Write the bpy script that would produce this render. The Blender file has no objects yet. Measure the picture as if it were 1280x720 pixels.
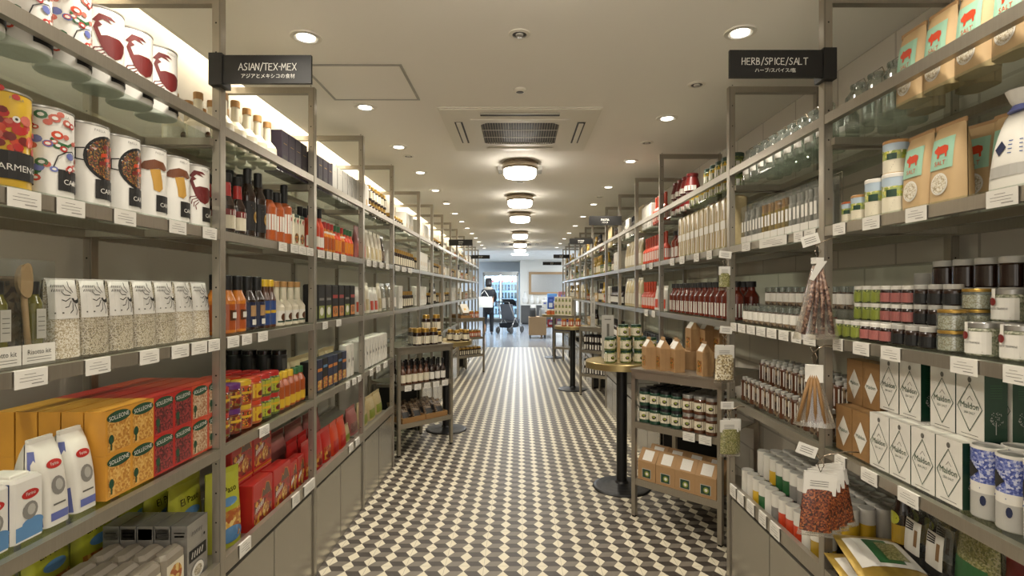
import bpy, math, random
from math import pi, sin, cos, sqrt, radians
from mathutils import Vector, Matrix
random.seed(7)
S = bpy.context.scene
COL = S.collection
CAMZ, CEIL, XL, XR = 1.42, 2.47, 1.017, 1.03
# ---------------------------------------------------------------- camera, world, exposure
cam = bpy.data.objects.new('camera', bpy.data.cameras.new('camera'))
COL.objects.link(cam)
cam.location = (0, 0, CAMZ); cam.rotation_euler = (pi/2, 0, 0)
cam.data.sensor_width = 36; cam.data.lens = 36*680/1280
cam.data.shift_x = -10/1280; cam.data.shift_y = 3/1280
cam.data.clip_start = .05; cam.data.clip_end = 100
S.camera = cam
S.view_settings.view_transform = 'Standard'; S.view_settings.look = 'None'
S.view_settings.gamma = 1; S.view_settings.use_curve_mapping = False
S.view_settings.exposure = 0.84
SPOT_W, LAMP_E, COVE_W, FAR_W = 19.0, 12.0, 95.0, 480.0
WARM = (1, .92, .79); COOL = (.86, .93, 1)
wd = bpy.data.worlds.new('world'); S.world = wd; wd.use_nodes = True
wd.node_tree.nodes['Background'].inputs[0].default_value = (1, .92, .82, 1)
wd.node_tree.nodes['Background'].inputs[1].default_value = .95
# ---------------------------------------------------------------- materials
MATS = {}
def lin(c):
    if isinstance(c, str):
        c = [int(c[i:i+2], 16)/255 for i in (0, 2, 4)]
    return [x/12.92 if x <= .04045 else ((x+.055)/1.055)**2.4 for x in c]
def new_mat(name):
    m = bpy.data.materials.new(name); m.use_nodes = True; MATS[name] = m
    nt = m.node_tree
    return m, nt, nt.nodes['Principled BSDF']
def M(name, col, rough=.5, metal=0, var=.07, scale=45, coat=0, stretch=None, bump=0):
    m, nt, b = new_mat(name)
    c = lin(col); g = .3*c[0]+.6*c[1]+.1*c[2]; c = [ALB*(x*(1-DES)+g*DES) for x in c]
    tc = nt.nodes.new('ShaderNodeTexCoord'); nz = nt.nodes.new('ShaderNodeTexNoise')
    nz.inputs['Scale'].default_value = scale; nz.inputs['Detail'].default_value = 2
    src = tc.outputs['Object']
    if stretch:
        mp = nt.nodes.new('ShaderNodeMapping'); mp.inputs['Scale'].default_value = stretch
        nt.links.new(src, mp.inputs[0]); src = mp.outputs[0]
    nt.links.new(src, nz.inputs['Vector'])
    mx = nt.nodes.new('ShaderNodeMix'); mx.data_type = 'RGBA'
    mx.inputs[6].default_value = [max(0, x*(1-var)) for x in c]+[1]
    mx.inputs[7].default_value = [min(1, x*(1+var)) for x in c]+[1]
    nt.links.new(nz.outputs['Fac'], mx.inputs[0]); nt.links.new(mx.outputs[2], b.inputs['Base Color'])
    b.inputs['Roughness'].default_value = rough; b.inputs['Metallic'].default_value = metal
    b.inputs['Coat Weight'].default_value = coat; b.inputs['Coat Roughness'].default_value = .12
    if bump:
        bp = nt.nodes.new('ShaderNodeBump'); bp.inputs['Strength'].default_value = bump; bp.inputs['Distance'].default_value = .004
        nt.links.new(nz.outputs['Fac'], bp.inputs['Height']); nt.links.new(bp.outputs[0], b.inputs['Normal'])
    return name
def speck(name, cols, scale=180, rough=.5, coat=.5):
    m, nt, b = new_mat(name)
    tc = nt.nodes.new('ShaderNodeTexCoord'); v = nt.nodes.new('ShaderNodeTexVoronoi'); v.inputs['Scale'].default_value = scale
    sp = nt.nodes.new('ShaderNodeSeparateColor'); r = nt.nodes.new('ShaderNodeValToRGB'); r.color_ramp.interpolation = 'CONSTANT'
    n = len(cols)
    while len(r.color_ramp.elements) < n: r.color_ramp.elements.new(.5)
    for i, c in enumerate(cols):
        r.color_ramp.elements[i].position = i/n; r.color_ramp.elements[i].color = [x*ALB for x in lin(c)]+[1]
    nt.links.new(tc.outputs['Object'], v.inputs['Vector']); nt.links.new(v.outputs['Color'], sp.inputs[0])
    nt.links.new(sp.outputs[0], r.inputs[0]); nt.links.new(r.outputs[0], b.inputs['Base Color'])
    b.inputs['Roughness'].default_value = rough; b.inputs['Coat Weight'].default_value = coat; b.inputs['Coat Roughness'].default_value = .15
    return name
def clear(name, tint, refl=.08, rough=.03, body=0, body_col='c8cfc8', mul=.5):
    m, nt, b = new_mat(name); nt.nodes.remove(b)
    out = nt.nodes['Material Output']
    tr = nt.nodes.new('ShaderNodeBsdfTransparent'); tr.inputs[0].default_value = lin(tint)+[1]
    gl = nt.nodes.new('ShaderNodeBsdfGlossy'); gl.inputs['Roughness'].default_value = rough
    gl.inputs[0].default_value = (1, 1, 1, 1)
    lw = nt.nodes.new('ShaderNodeLayerWeight'); lw.inputs[0].default_value = .25
    ad = nt.nodes.new('ShaderNodeMath'); ad.operation = 'MULTIPLY_ADD'; ad.inputs[1].default_value = mul; ad.inputs[2].default_value = refl; ad.use_clamp = True
    nt.links.new(lw.outputs['Fresnel'], ad.inputs[0])
    mx = nt.nodes.new('ShaderNodeMixShader'); nt.links.new(ad.outputs[0], mx.inputs[0])
    nt.links.new(tr.outputs[0], mx.inputs[1]); nt.links.new(gl.outputs[0], mx.inputs[2])
    last = mx
    if body:
        df = nt.nodes.new('ShaderNodeBsdfDiffuse'); df.inputs[0].default_value = lin(body_col)+[1]
        nz = nt.nodes.new('ShaderNodeTexNoise'); nz.inputs['Scale'].default_value = 60
        mul = nt.nodes.new('ShaderNodeMath'); mul.operation = 'MULTIPLY'; mul.inputs[1].default_value = body*2
        nt.links.new(nz.outputs['Fac'], mul.inputs[0])
        m2 = nt.nodes.new('ShaderNodeMixShader'); nt.links.new(mul.outputs[0], m2.inputs[0])
        nt.links.new(mx.outputs[0], m2.inputs[1]); nt.links.new(df.outputs[0], m2.inputs[2]); last = m2
    nt.links.new(last.outputs[0], out.inputs['Surface'])
    return name
def emit(name, col, e, base='ffffff'):
    m, nt, b = new_mat(name)
    b.inputs['Base Color'].default_value = lin(base)+[1]
    b.inputs['Emission Color'].default_value = list(col)+[1]; b.inputs['Emission Strength'].default_value = e
    return name
ALB, DES = 1.0, 0.0
# house materials
M('steel', 'a49d90', .33, .78, .10, 6, stretch=(40, 40, 2))
M('steel_dark', '8a847a', .36, .6, .12, 6, stretch=(40, 40, 3))
M('hole', '1a1815', .8)
M('brushed_panel', 'aaa497', .25, .75, .10, 5, stretch=(3, 3, 60), bump=.06)
M('panel_paint', 'b5b0a4', .65, 0, .03, 3); M('paint', 'e4e0d6', .7, 0, .02, 3)
M('ceil_paint', 'efebe2', .8, 0, .015, 2)
M('plastic_white', 'e2ddd0', .45, 0, .02, 5)
M('dark', '181614', .55); M('black', '0d0d0d', .45, 0, .1, 30); M('black_gloss', '0b0b0b', .18, 0, .1, 20)
M('iron', '131313', .42, .2, .15, 20)
M('sign_black', '100f0e', .5); M('chalk', 'e6e4dc', .7)
ALB, DES = .78, .03   # printed goods reflect less than pure pigments
M('tag_white', 'ece8de', .6, 0, .02); M('ink', '6a675f', .7); M('ink_dark', '26241f', .7)
M('white', 'efece4', .45, 0, .03); M('cream', 'e6ddc4', .4, 0, .05); M('paper', 'e9e5da', .7, 0, .03)
M('kraft', 'b08a5c', .7, 0, .08, 25); M('kraft_light', 'c8a878', .65, 0, .08, 25); M('kraft_dark', '8f6c44', .75, 0, .1, 25)
M('tan_cap', 'b8894e', .5); M('gold', 'c9a04a', .3, .7); M('gold_foil', 'c8a544', .28, .6, .15, 60)
M('red', 'c2221c', .4, 0, .08, 30, .3); M('red_dark', '7a1713', .4, 0, .1, 30, .3); M('red_orange', 'd6451e', .35, 0, .1, 30, .4)
M('orange', 'df8418', .35, 0, .08, 30, .4); M('orange_deep', 'b9561a', .3, 0, .12, 20, .6)
M('yellow', 'e3b71c', .4, 0, .06, 30, .3); M('yellow_box', 'dc9a2a', .45, 0, .08, 30, .2); M('yellow_green', 'b7b92a', .4, 0, .1, 30, .4)
M('lime', '8f9a34', .4, 0, .1, 30, .3); M('green', '2f6a3a', .4, 0, .1, 30, .3); M('green_dark', '15402c', .4, 0, .1, 30, .3); M('green_sign', '1d4a30', .5)
M('blue', '2c4f94', .4, 0, .1, 30, .3); M('blue_light', '5d8fc0', .45, 0, .1, 30, .2); M('blue_navy', '18244a', .4, 0, .1, 30, .3); M('lavender', '6a74b8', .45, 0, .1, 40, .2)
M('purple', '6a2d7c', .4, 0, .1, 30, .3); M('purple_dark', '2c2230', .45, 0, .15, 30); M('pink', 'aa625c', .45, 0, .1, 30, .2)
M('brown', '5a3218', .3, 0, .15, 20, .5); M('brown_dark', '2a160c', .22, 0, .15, 20, .6); M('sauce_red', '6e2616', .25, 0, .15, 20, .6)
M('grey', '8d8a84', .5, 0, .06); M('grey_light', 'b9b6ae', .5, 0, .05); M('grey_dark', '4a4845', .5, 0, .1); M('taupe', '9a907f', .5, 0, .08)
M('sky', 'b4c6d4', .5, 0, .06, 20); M('turquoise', '9cc8ac', .55, 0, .05); M('crab_red', '6a1513', .5, 0, .15, 60); M('blush', 'cf6a58', .5, 0, .2, 60); M('stem_yellow', 'c8983c', .5); M('cap_brown', '74401f', .5)
M('oil', '7e7a24', .15, 0, .1, 20, .8); M('oil_gold', 'b8962a', .15, 0, .1, 20, .8); M('pasta', 'cdb988', .45, 0, .15, 70, .4); M('wood', '9c7443', .6, 0, .15, 8, stretch=(2, 14, 14)); M('wood_pale', 'b89468', .6, 0, .12, 8, stretch=(2, 14, 14))
ALB, DES = 1.0, 0.0
M('brass', 'a99668', .35, .8, .1, 8); M('nickel', '9c8e7c', .25, .9, .2, 14); M('silver', 'a9a7a2', .3, .7, .1, 40)
M('tile_white', 'cdc5ae', .42, 0, .05, 14); M('tile_grey', '6c655a', .45, 0, .07, 14); M('tile_dark', '3b342e', .45, 0, .08, 14); M('grout', '6f695e', .6)
M('marble', '94999f', .16, 0, .12, 1.6); M('wall_cool', 'd3dae0', .6, 0, .02, 2)
M('skin', 'b98a6c', .55); M('hair', '120e0c', .5, 0, .2, 80); M('coat', '191a1e', .8, 0, .15, 60); M('cloth_beige', 'b3a795', .8); M('cloth_grey', '585a60', .8); M('canvas', 'd8d4c9', .8)
ALB = .8
speck('rice', ['d8cdb4', 'e6dfcd', 'c2b394', 'efe9da', 'a89a7c'], 400); speck('rice_dark', ['c2b79f', 'a09478', 'cfc6b0', '7e7460', 'd6ceba', 'b4a98e'], 420)
speck('beans_yellow', ['d8a34c', 'b97c2c', 'e2b565', 'c58e3a'], 190); speck('beans_red', ['6e1a20', '8f2a2c', '4a1016', 'a03a3a'], 190); speck('beans_white', ['c9a784', 'b58a66', 'd6bc9c', 'a4724e'], 190)
speck('chili', ['8e4420', '5c2814', 'ac6434', '3c180a', '783a1e'], 230); speck('herb', ['7e7c44', '686a3a', '96925c', 'a8a27a'], 260); speck('herb_salt', ['a8a690', '8c9078', 'c0bea8', '767a60'], 260); speck('mushroom', ['c8b78e', 'a8936a', 'dccfae', '7c6a48', 'efe6cc'], 150)
speck('paella', ['d87a1c', 'b83a18', 'e8a838', '5a7a28', '2a1a10', 'c8281c'], 210); speck('pan_fill', ['2a2012', '7a5a24', '1a140e', 'a8782a', '4a3016', '3a2a14', '8a3a1c'], 330); speck('salad', ['b04a28', '8a6a20', '5a6a28', 'c8902c', '6a2018'], 130); speck('noodle_print', ['8c2a1c', 'b8541c', 'd8a03c', '6a1a14', 'a82018'], 60)
speck('chips', ['d8a844', 'b8782c', 'e8c87a', 'a8541c'], 70); speck('stick', ['6a4a3c', '8a6a58', '4c342c', 'a88a76'], 160); speck('pickle', ['7c8a3c', '55652a', 'a3a858', '3c4a20'], 110); speck('field_print', ['b4b83c', '8fa03a', 'd8cf6a', 'e2dcae', '9cac60'], 120); speck('blue_print', ['5a6ab4', '8a94cc', '3c4c98', 'c8cce4'], 230); speck('packet_brown', ['5c4632', '3a2a1e', '7c6448', '8c7a60'], 90)
ALB = 1.0
clear('glass_shelf', 'f3f8f4', .03, mul=.22); clear('glass_jar', 'e4e9e4', .10, .02, .10, 'aeb4ae'); clear('cello', 'f2f0ea', .10, .12, .10, 'd6d2c6'); clear('acrylic', 'f4f5f4', .03, .03, .025)
clear('fridge_glass', 'dfeaf2', .05)
emit('lamp_glow', (1, .93, .82), LAMP_E); emit('bulb_glow', (1, .93, .8), 2.2); emit('fridge_glow', (.55, .78, 1), .9); emit('panel_glow', (.92, .96, 1), 3); emit('vent_dark', (0, 0, 0), 0, '2c2822')
def wall_brick():
    m, nt, b = new_mat('brick_paint')
    tc = nt.nodes.new('ShaderNodeTexCoord'); mp = nt.nodes.new('ShaderNodeMapping'); mp.inputs['Rotation'].default_value = (pi/2, 0, pi/2)
    br = nt.nodes.new('ShaderNodeTexBrick'); br.inputs['Scale'].default_value = 1; br.inputs['Brick Width'].default_value = .4; br.inputs['Row Height'].default_value = .19; br.inputs['Mortar Size'].default_value = .006
    br.inputs['Color1'].default_value = lin('c8c2b6')+[1]; br.inputs['Color2'].default_value = lin('c2bcb0')+[1]; br.inputs['Mortar'].default_value = lin('a8a296')+[1]
    sx = nt.nodes.new('ShaderNodeSeparateXYZ'); cx = nt.nodes.new('ShaderNodeCombineXYZ')
    nt.links.new(tc.outputs['Object'], sx.inputs[0]); nt.links.new(sx.outputs[1], cx.inputs[0]); nt.links.new(sx.outputs[2], cx.inputs[1]); nt.links.new(cx.outputs[0], br.inputs['Vector'])
    nt.links.new(br.outputs['Color'], b.inputs['Base Color']); b.inputs['Roughness'].default_value = .75
    bp = nt.nodes.new('ShaderNodeBump'); bp.inputs['Strength'].default_value = .5; bp.inputs['Distance'].default_value = .01; bp.invert = True
    nt.links.new(br.outputs['Fac'], bp.inputs['Height']); nt.links.new(bp.outputs[0], b.inputs['Normal'])
wall_brick()
# ---------------------------------------------------------------- mesh builder
class MB:
    def __init__(s): s.v = []; s.f = []; s.m = []; s.sm = []
    def add(s, pts, faces, mat, smooth=False):
        o = len(s.v); s.v += [tuple(p) for p in pts]
        for f in faces: s.f.append([o+i for i in f]); s.m.append(mat); s.sm.append(smooth)
        return s
    def box(s, x0, x1, y0, y1, z0, z1, mat, M4=None):
        p = [(x, y, z) for z in (z0, z1) for y in (y0, y1) for x in (x0, x1)]
        if M4 is not None: p = [tuple(M4 @ Vector(q)) for q in p]
        return s.add(p, [(0, 2, 3, 1), (4, 5, 7, 6), (0, 1, 5, 4), (2, 6, 7, 3), (0, 4, 6, 2), (1, 3, 7, 5)], mat)
    def cbox(s, x0, x1, y0, y1, z0, z1, mat, c=.004):
        """box with chamfered vertical and top edges"""
        def ring(i, z): return [(x0+i+c, y0+i, z), (x1-i-c, y0+i, z), (x1-i, y0+i+c, z), (x1-i, y1-i-c, z), (x1-i-c, y1-i, z), (x0+i+c, y1-i, z), (x0+i, y1-i-c, z), (x0+i, y0+i+c, z)]
        p = ring(0, z0)+ring(0, z1-c)+ring(c*.8, z1)
        f = [tuple(range(7, -1, -1)), tuple(range(16, 24))]
        for k in (0, 8):
            for i in range(8): f.append((k+i, k+(i+1) % 8, k+8+(i+1) % 8, k+8+i))
        return s.add(p, f, mat)
    def lathe(s, prof, seg=16, cx=0, cy=0, cap0=True, cap1=True, a0=0, a1=2*pi):
        """prof: [(r, z, mat)], the band up to point i takes its mat"""
        full = abs(a1-a0-2*pi) < 1e-6; n = seg if full else seg+1
        for k in range(len(prof)-1):
            (r0, z0, _), (r1, z1, mt) = prof[k], prof[k+1]
            p = []
            for r, z in ((r0, z0), (r1, z1)):
                for i in range(n):
                    a = a0+(a1-a0)*i/seg; p.append((cx+r*sin(a), cy-r*cos(a), z))
            f = [(i, (i+1) % n, n+(i+1) % n, n+i) for i in range(seg)]
            s.add(p, f, mt, True)
        if full:
            for e, ok in ((0, cap0), (-1, cap1)):
                r, z, mt = prof[e]
                if ok and r > 1e-5:
                    ids = tuple(range(n)) if e == -1 else tuple(range(n-1, -1, -1))
                    s.add([(cx+r*sin(2*pi*i/seg), cy-r*cos(2*pi*i/seg), z) for i in range(n)], [ids], mt if e == -1 else prof[1][2])
        return s
    def tube(s, pts, r, mat, seg=6):
        pts = [Vector(p) for p in pts]; rings = []
        for i, p in enumerate(pts):
            d = (pts[min(i+1, len(pts)-1)]-pts[max(i-1, 0)]).normalized()
            u = d.cross(Vector((0, 0, 1)) if abs(d.z) < .9 else Vector((1, 0, 0))).normalized(); w = d.cross(u)
            rings.append([tuple(p+r*(cos(2*pi*k/seg)*u+sin(2*pi*k/seg)*w)) for k in range(seg)])
        f = [(i*seg+k, i*seg+(k+1) % seg, (i+1)*seg+(k+1) % seg, (i+1)*seg+k) for i in range(len(pts)-1) for k in range(seg)]
        f += [tuple(range(seg-1, -1, -1)), tuple(range((len(pts)-1)*seg, len(pts)*seg))]
        return s.add([q for rg in rings for q in rg], f, mat, True)
    # decals: surf(u, v, off) -> point
    def rect(s, sf, u0, v0, u1, v1, mat, nu=1, nv=1, off=.0006):
        p = [sf(u0+(u1-u0)*i/nu, v0+(v1-v0)*j/nv, off) for j in range(nv+1) for i in range(nu+1)]
        return s.add(p, [(j*(nu+1)+i, j*(nu+1)+i+1, (j+1)*(nu+1)+i+1, (j+1)*(nu+1)+i) for j in range(nv) for i in range(nu)], mat)
    def ell(s, sf, cu, cv, ru, rv, mat, off=.0008, n=16, rings=2):
        p = [sf(cu, cv, off)]
        for k in range(1, rings+1): p += [sf(cu+ru*k/rings*cos(2*pi*i/n), cv+rv*k/rings*sin(2*pi*i/n), off) for i in range(n)]
        f = [(0, 1+i, 1+(i+1) % n) for i in range(n)]
        for k in range(rings-1): f += [(1+k*n+i, 1+(k+1)*n+i, 1+(k+1)*n+(i+1) % n, 1+k*n+(i+1) % n) for i in range(n)]
        return s.add(p, f, mat)
    def poly(s, sf, pts, mat, off=.001, step=None):
        if step:   # cut into upright strips so that it follows a curved surface
            def clip(p, c, sg):
                out = []
                for (a, b), (d, e) in zip(p, p[1:]+p[:1]):
                    i, j = sg*(a-c) >= 0, sg*(d-c) >= 0
                    if i: out.append((a, b))
                    if i != j: t = (c-a)/(d-a); out.append((c, b+(e-b)*t))
                return out
            u = min(q[0] for q in pts); hi = max(q[0] for q in pts)
            while u < hi-1e-6:
                q = clip(clip(list(pts), u, 1), u+step, -1)
                if len(q) > 2: MB.poly(s, sf, q, mat, off)
                u += step
            return s
        return s.add([sf(u, v, off) for u, v in pts], [tuple(range(len(pts)))], mat)
    def line(s, sf, pts, w, mat, off=.001):
        for (a, b), (c, d) in zip(pts, pts[1:]):
            l = math.hypot(c-a, d-b) or 1; nx, ny = -(d-b)/l*w/2, (c-a)/l*w/2; ex, ey = (c-a)/l*w*.3, (d-b)/l*w*.3
            s.add([sf(a+nx-ex, b+ny-ey, off), sf(a-nx-ex, b-ny-ey, off), sf(c-nx+ex, d-ny+ey, off), sf(c+nx+ex, d+ny+ey, off)], [(0, 1, 2, 3)], mat)
        return s
    def text(s, sf, t, u, v, h, mat, off=.0014, sx=1.0, rot=0):
        vs, fs = text_geo(t); c, q = cos(rot), sin(rot)
        return s.add([sf(u+(x*sx*c-y*q)*h, v+(x*sx*q+y*c)*h, off) for x, y in vs], fs, mat)
    def merge(s, o):
        k = len(s.v); s.v += o.v; s.f += [[k+i for i in f] for f in o.f]; s.m += o.m; s.sm += o.sm; return s
    def xf(s, M4): s.v = [tuple(M4 @ Vector(p)) for p in s.v]; return s
    def mesh(s, name):
        me = bpy.data.meshes.new(name); me.from_pydata(s.v, [], s.f)
        names = list(dict.fromkeys(s.m))
        for n in names: me.materials.append(MATS[n])
        ix = {n: i for i, n in enumerate(names)}
        me.polygons.foreach_set('material_index', [ix[n] for n in s.m]); me.polygons.foreach_set('use_smooth', s.sm)
        me.update(); return me
_tx = {}
def text_geo(t):
    if t not in _tx:
        cu = bpy.data.curves.new('t', 'FONT'); cu.body = t; cu.align_x = 'CENTER'; cu.size = 1.4; cu.resolution_u = 2
        ob = bpy.data.objects.new('t', cu); COL.objects.link(ob)
        dg = bpy.context.evaluated_depsgraph_get(); dg.update()
        me = bpy.data.meshes.new_from_object(ob.evaluated_get(dg))
        _tx[t] = ([(v.co.x, v.co.y) for v in me.vertices], [tuple(p.vertices) for p in me.polygons])
        bpy.data.objects.remove(ob); bpy.data.meshes.remove(me); bpy.data.curves.remove(cu)
    return _tx[t]
def cyl(R): return lambda u, v, o: ((R+o)*sin(u/R), -(R+o)*cos(u/R), v)
def front(y): return lambda u, v, o: (u, y-o, v)
def sideL(x): return lambda u, v, o: (x-o, -u, v)      # -X face, u to the right seen from outside
def sideR(x): return lambda u, v, o: (x+o, u, v)
def topf(z): return lambda u, v, o: (u, v, z+o)
STROKE = {'A': [[(0, 0), (.45, 1), (.8, 0)], [(.15, .38), (.68, .4)]], 'S': [[(.7, .9), (.4, 1), (.15, .8), (.3, .55), (.6, .38), (.55, .1), (.25, 0), (0, .12)]], 'I': [[(.1, 0), (.15, 1)]],
 'N': [[(0, 0), (.08, 1), (.62, .02), (.72, 1)]], 'T': [[(0, .97), (.8, 1)], [(.4, 1), (.38, 0)]], 'E': [[(.65, .95), (.05, .93), (.02, .03), (.68, 0)], [(.04, .5), (.52, .52)]], 'X': [[(0, 1), (.7, 0)], [(.72, 1), (0, 0)]],
 'M': [[(0, 0), (.1, 1), (.42, .35), (.75, 1), (.88, 0)]], 'H': [[(0, 0), (.05, 1)], [(.6, 0), (.64, 1)], [(.02, .48), (.62, .55)]], 'R': [[(0, 0), (.05, 1), (.5, .95), (.55, .68), (.08, .5), (.66, 0)]],
 'B': [[(0, 0), (.05, 1), (.5, .9), (.48, .62), (.06, .53), (.6, .4), (.55, .08), (0, 0)]], 'P': [[(0, 0), (.05, 1), (.55, .92), (.52, .6), (.06, .48)]], 'C': [[(.68, .88), (.4, 1), (.08, .65), (.1, .2), (.4, 0), (.7, .12)]],
 'L': [[(.03, 1), (0, .02), (.6, .04)]], '/': [[(0, -.12), (.5, 1.1)]], '-': [[(0, .5), (.35, .52)]], ' ': [],
 'a': [[(.4, .5), (.1, .5), (0, .2), (.2, 0), (.42, .25), (.42, .5), (.45, 0)]]}
def chalk(mb, sf, t, u, v, h, mat, w):
    adv = {'I': .32, '/': .62, '-': .5, ' ': .35, 'M': 1.08}
    tot = sum(adv.get(c, .9) for c in t)*h*.8; x = u-tot/2
    for c in t:
        for ln in STROKE[c]: mb.line(sf, [(x+a*h*.8, v+b*h) for a, b in ln], w, mat)
        x += adv.get(c, .9)*h*.8
# ---------------------------------------------------------------- objects
def link(name, me, parent=None, loc=(0, 0, 0), rot=(0, 0, 0)):
    o = bpy.data.objects.new(name, me); COL.objects.link(o); o.location = loc; o.rotation_euler = rot
    if parent: o.parent = parent
    return o
def tag(o, label, cat, group=None):
    o['label'] = label; o['category'] = cat
    if group: o['group'] = group
    return o
def struct(name, mb, label=None):
    o = link(name, mb.mesh(name)); o['kind'] = 'structure'
    if label: o['label'] = label
    return o
class Proto:
    """parts: [(name, MB, label or None)], the first is the body that the rest hang on"""
    def __init__(s, name, cat, parts, lite=False):
        s.name, s.cat = name, cat
        if lite:
            mb = MB()
            for p in parts: mb.merge(p[1])
            parts = [(name, mb, None)]
        s.parts = [(p[0], p[1].mesh(p[0]), p[2] if len(p) > 2 else None) for p in parts]
    def put(s, loc, rz=0, sc=1, tilt=0, roll=0):
        r = link(s.name, s.parts[0][1], None, loc, (tilt, roll, rz)); r.scale = (sc,)*3 if not isinstance(sc, tuple) else sc
        for n, me, lb in s.parts[1:]:
            c = link(n, me, r)
            if lb: c['label'] = lb
        r['category'] = s.cat
        return r
ORD = 'first second third fourth fifth sixth seventh eighth ninth tenth eleventh twelfth thirteenth fourteenth fifteenth sixteenth seventeenth eighteenth nineteenth twentieth'.split()
PEND = {}
def note(o, desc, where, mid=''):
    """label given at the end, once all like it on the same spot are known"""
    PEND.setdefault((desc, mid, where), []).append(o)
def finish_labels():
    for (desc, mid, where), os_ in PEND.items():
        for i, o in enumerate(os_):
            b = desc
            if mid: b += ' ' + mid
            if len(os_) > 1:
                c = b+', %s from near end' % ORD[min(i, 19)]
                b = c if len((c+' '+where).split()) <= 16 else b+', %s along' % ORD[min(i, 19)]
            o['label'] = b + ', ' + where
    groups = {}
    for (desc, mid, where), os_ in PEND.items(): groups.setdefault((desc, where), []).extend(os_)
    for (desc, where), os_ in groups.items():
        if len(os_) > 1:
            for o in os_: o['group'] = desc + ' set, ' + where
# ---------------------------------------------------------------- room
WL, WR, Y0, YF, YE = -1.53, 1.52, -1.6, 13.6, 25.0
def floor_tiles():
    mb = MB(); pc, pr, hw, hh = .1, .1, .031, .05
    mb.box(WL-.1, WR+.1, Y0, YF, -.06, -.001, 'grout')
    for i in range(-16, 16):
        x = i*pc+.014; o = ((i+1) % 2)*hh
        j = int((Y0)/pr)
        while j*pr < YF-.05:
            y = j*pr+o
            mb.add([(x+hw, y, 0), (x, y+hh, 0), (x-hw, y, 0), (x, y-hh, 0)], [(0, 1, 2, 3)], 'tile_white')
            mb.add([(x+hw, y, 0), (x+pc, y, 0), (x+pc-hw, y+hh, 0), (x, y+hh, 0)], [(0, 1, 2, 3)], 'tile_dark')
            mb.add([(x, y+hh, 0), (x+pc-hw, y+hh, 0), (x+pc, y+2*hh, 0), (x+hw, y+2*hh, 0)], [(0, 1, 2, 3)], 'tile_grey')
            j += 1
    for i in range(-8, 8): mb.box(i*.2+.0135, i*.2+.0147, Y0, YF, -.0005, .0002, 'grout')
    y = Y0
    while y < YF: mb.box(WL, WR, y, y+.0012, -.0005, .0002, 'grout'); y += .2
    return mb
struct('floor', floor_tiles())
struct('floor_hall', MB().box(-9, 9, YF, YE+1, -.06, 0, 'marble'))
struct('ceiling', MB().box(-1.40, WR+.1, Y0, 14.3, CEIL, CEIL+.08, 'ceil_paint'))
cv = MB().box(WL-.12, -1.30, Y0, 14.3, 2.74, 2.80, 'paint').box(-1.42, -1.40, Y0, 14.3, CEIL, 2.74, 'paint')
struct('trim_1', cv)
struct('wall_left', MB().box(WL-.12, WL, Y0, 14.3, 0, 2.74, 'panel_paint'))
struct('wall_right', MB().box(WR, WR+.12, Y0, 14.3, 0, CEIL, 'brick_paint'))
struct('ceiling_hall', MB().box(-9, 9, 14.3, YE+1, 2.72, 2.80, 'ceil_paint').box(-1.65, 1.65, 14.3, 14.36, CEIL+.08, 2.72, 'ceil_paint'))
struct('wall_far', MB().box(-9, 0.0, YE, YE+.1, 0, 2.72, 'wall_cool'))
struct('wall_hall', MB().box(0, 9, 23.2, 23.3, 0, 2.72, 'paint').box(0, .12, 23.3, YE, 0, 2.72, 'paint'))
struct('wall_hall_left', MB().box(-9.1, -9, 14.3, YE, 0, 2.72, 'wall_cool'))
struct('wall_hall_right', MB().box(9, 9.1, 14.3, YE, 0, 2.72, 'wall_cool'))
struct('wall_hall_near', MB().box(-9, WL-.12, 14.2, 14.3, 0, 2.72, 'wall_cool').box(WR+.12, 9, 14.2, 14.3, 0, 2.72, 'wall_cool'))
# ---------------------------------------------------------------- lights
def light(kind, name, loc, w, col, rot=(0, 0, 0), size=.05, parent=None, spot=None, sy=None, blend=.7):
    d = bpy.data.lights.new(name, kind); d.energy = w; d.color = col
    if kind == 'AREA':
        d.size = size
        if sy: d.shape = 'RECTANGLE'; d.size_y = sy
    else: d.shadow_soft_size = size
    if spot: d.spot_size = radians(spot); d.spot_blend = blend
    o = bpy.data.objects.new(name, d); COL.objects.link(o); o.location = loc; o.rotation_euler = rot
    if parent: o.parent = parent
    return o
for k in range(4): light('AREA', 'cove_light', (-1.475, .3+k*4, 2.71), COVE_W/4, (1, .9, .74), (0, 0, 0), .06, None, None, 3.8)
ring_m = MB().lathe([(.034, -.002, 'plastic_white'), (.05, -.004, 'plastic_white'), (.062, -.006, 'plastic_white'), (.064, 0, 'plastic_white')], 24, cap0=False, cap1=False).mesh('trim_ring')
refl_m = MB().lathe([(.048, -.004, 'silver'), (.03, .045, 'silver'), (.0, .05, 'silver')], 20, cap0=False, cap1=False).mesh('reflector')
bulb_m = MB().lathe([(.0, .012, 'bulb_glow'), (.036, .012, 'bulb_glow'), (.036, .02, 'bulb_glow')], 20, cap1=False).mesh('bulb')
def downlight(x, y, n, side):
    t = link('downlight', None, None, (x, y, CEIL))
    tag(t, 'recessed round downlight in the ceiling, %s along the %s row' % (ORD[n], side), 'downlight', 'downlights of the ceiling rows')
    link('trim_ring', ring_m, t, (0, 0, 0), (0, 0, 0)); link('reflector', refl_m, t, (0, 0, -.0035)); link('bulb', bulb_m, t, (0, 0, -.02))
    s = 1 if x > 0 else -1
    light('SPOT', 'downlight_beam', (0, 0, -.025), SPOT_W, WARM, (0, s*radians(14), 0), .035, t, 128, None, .6)
n = 0
for k in range(-2, 14): downlight(-.885, 2.25+.86*k, max(0, n-2), 'left') if not 0 else 0; n += 1
n = 0
for k in range(-3, 11): downlight(.895, 2.21+1.1*k, max(0, n-3), 'right'); n += 1
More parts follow.
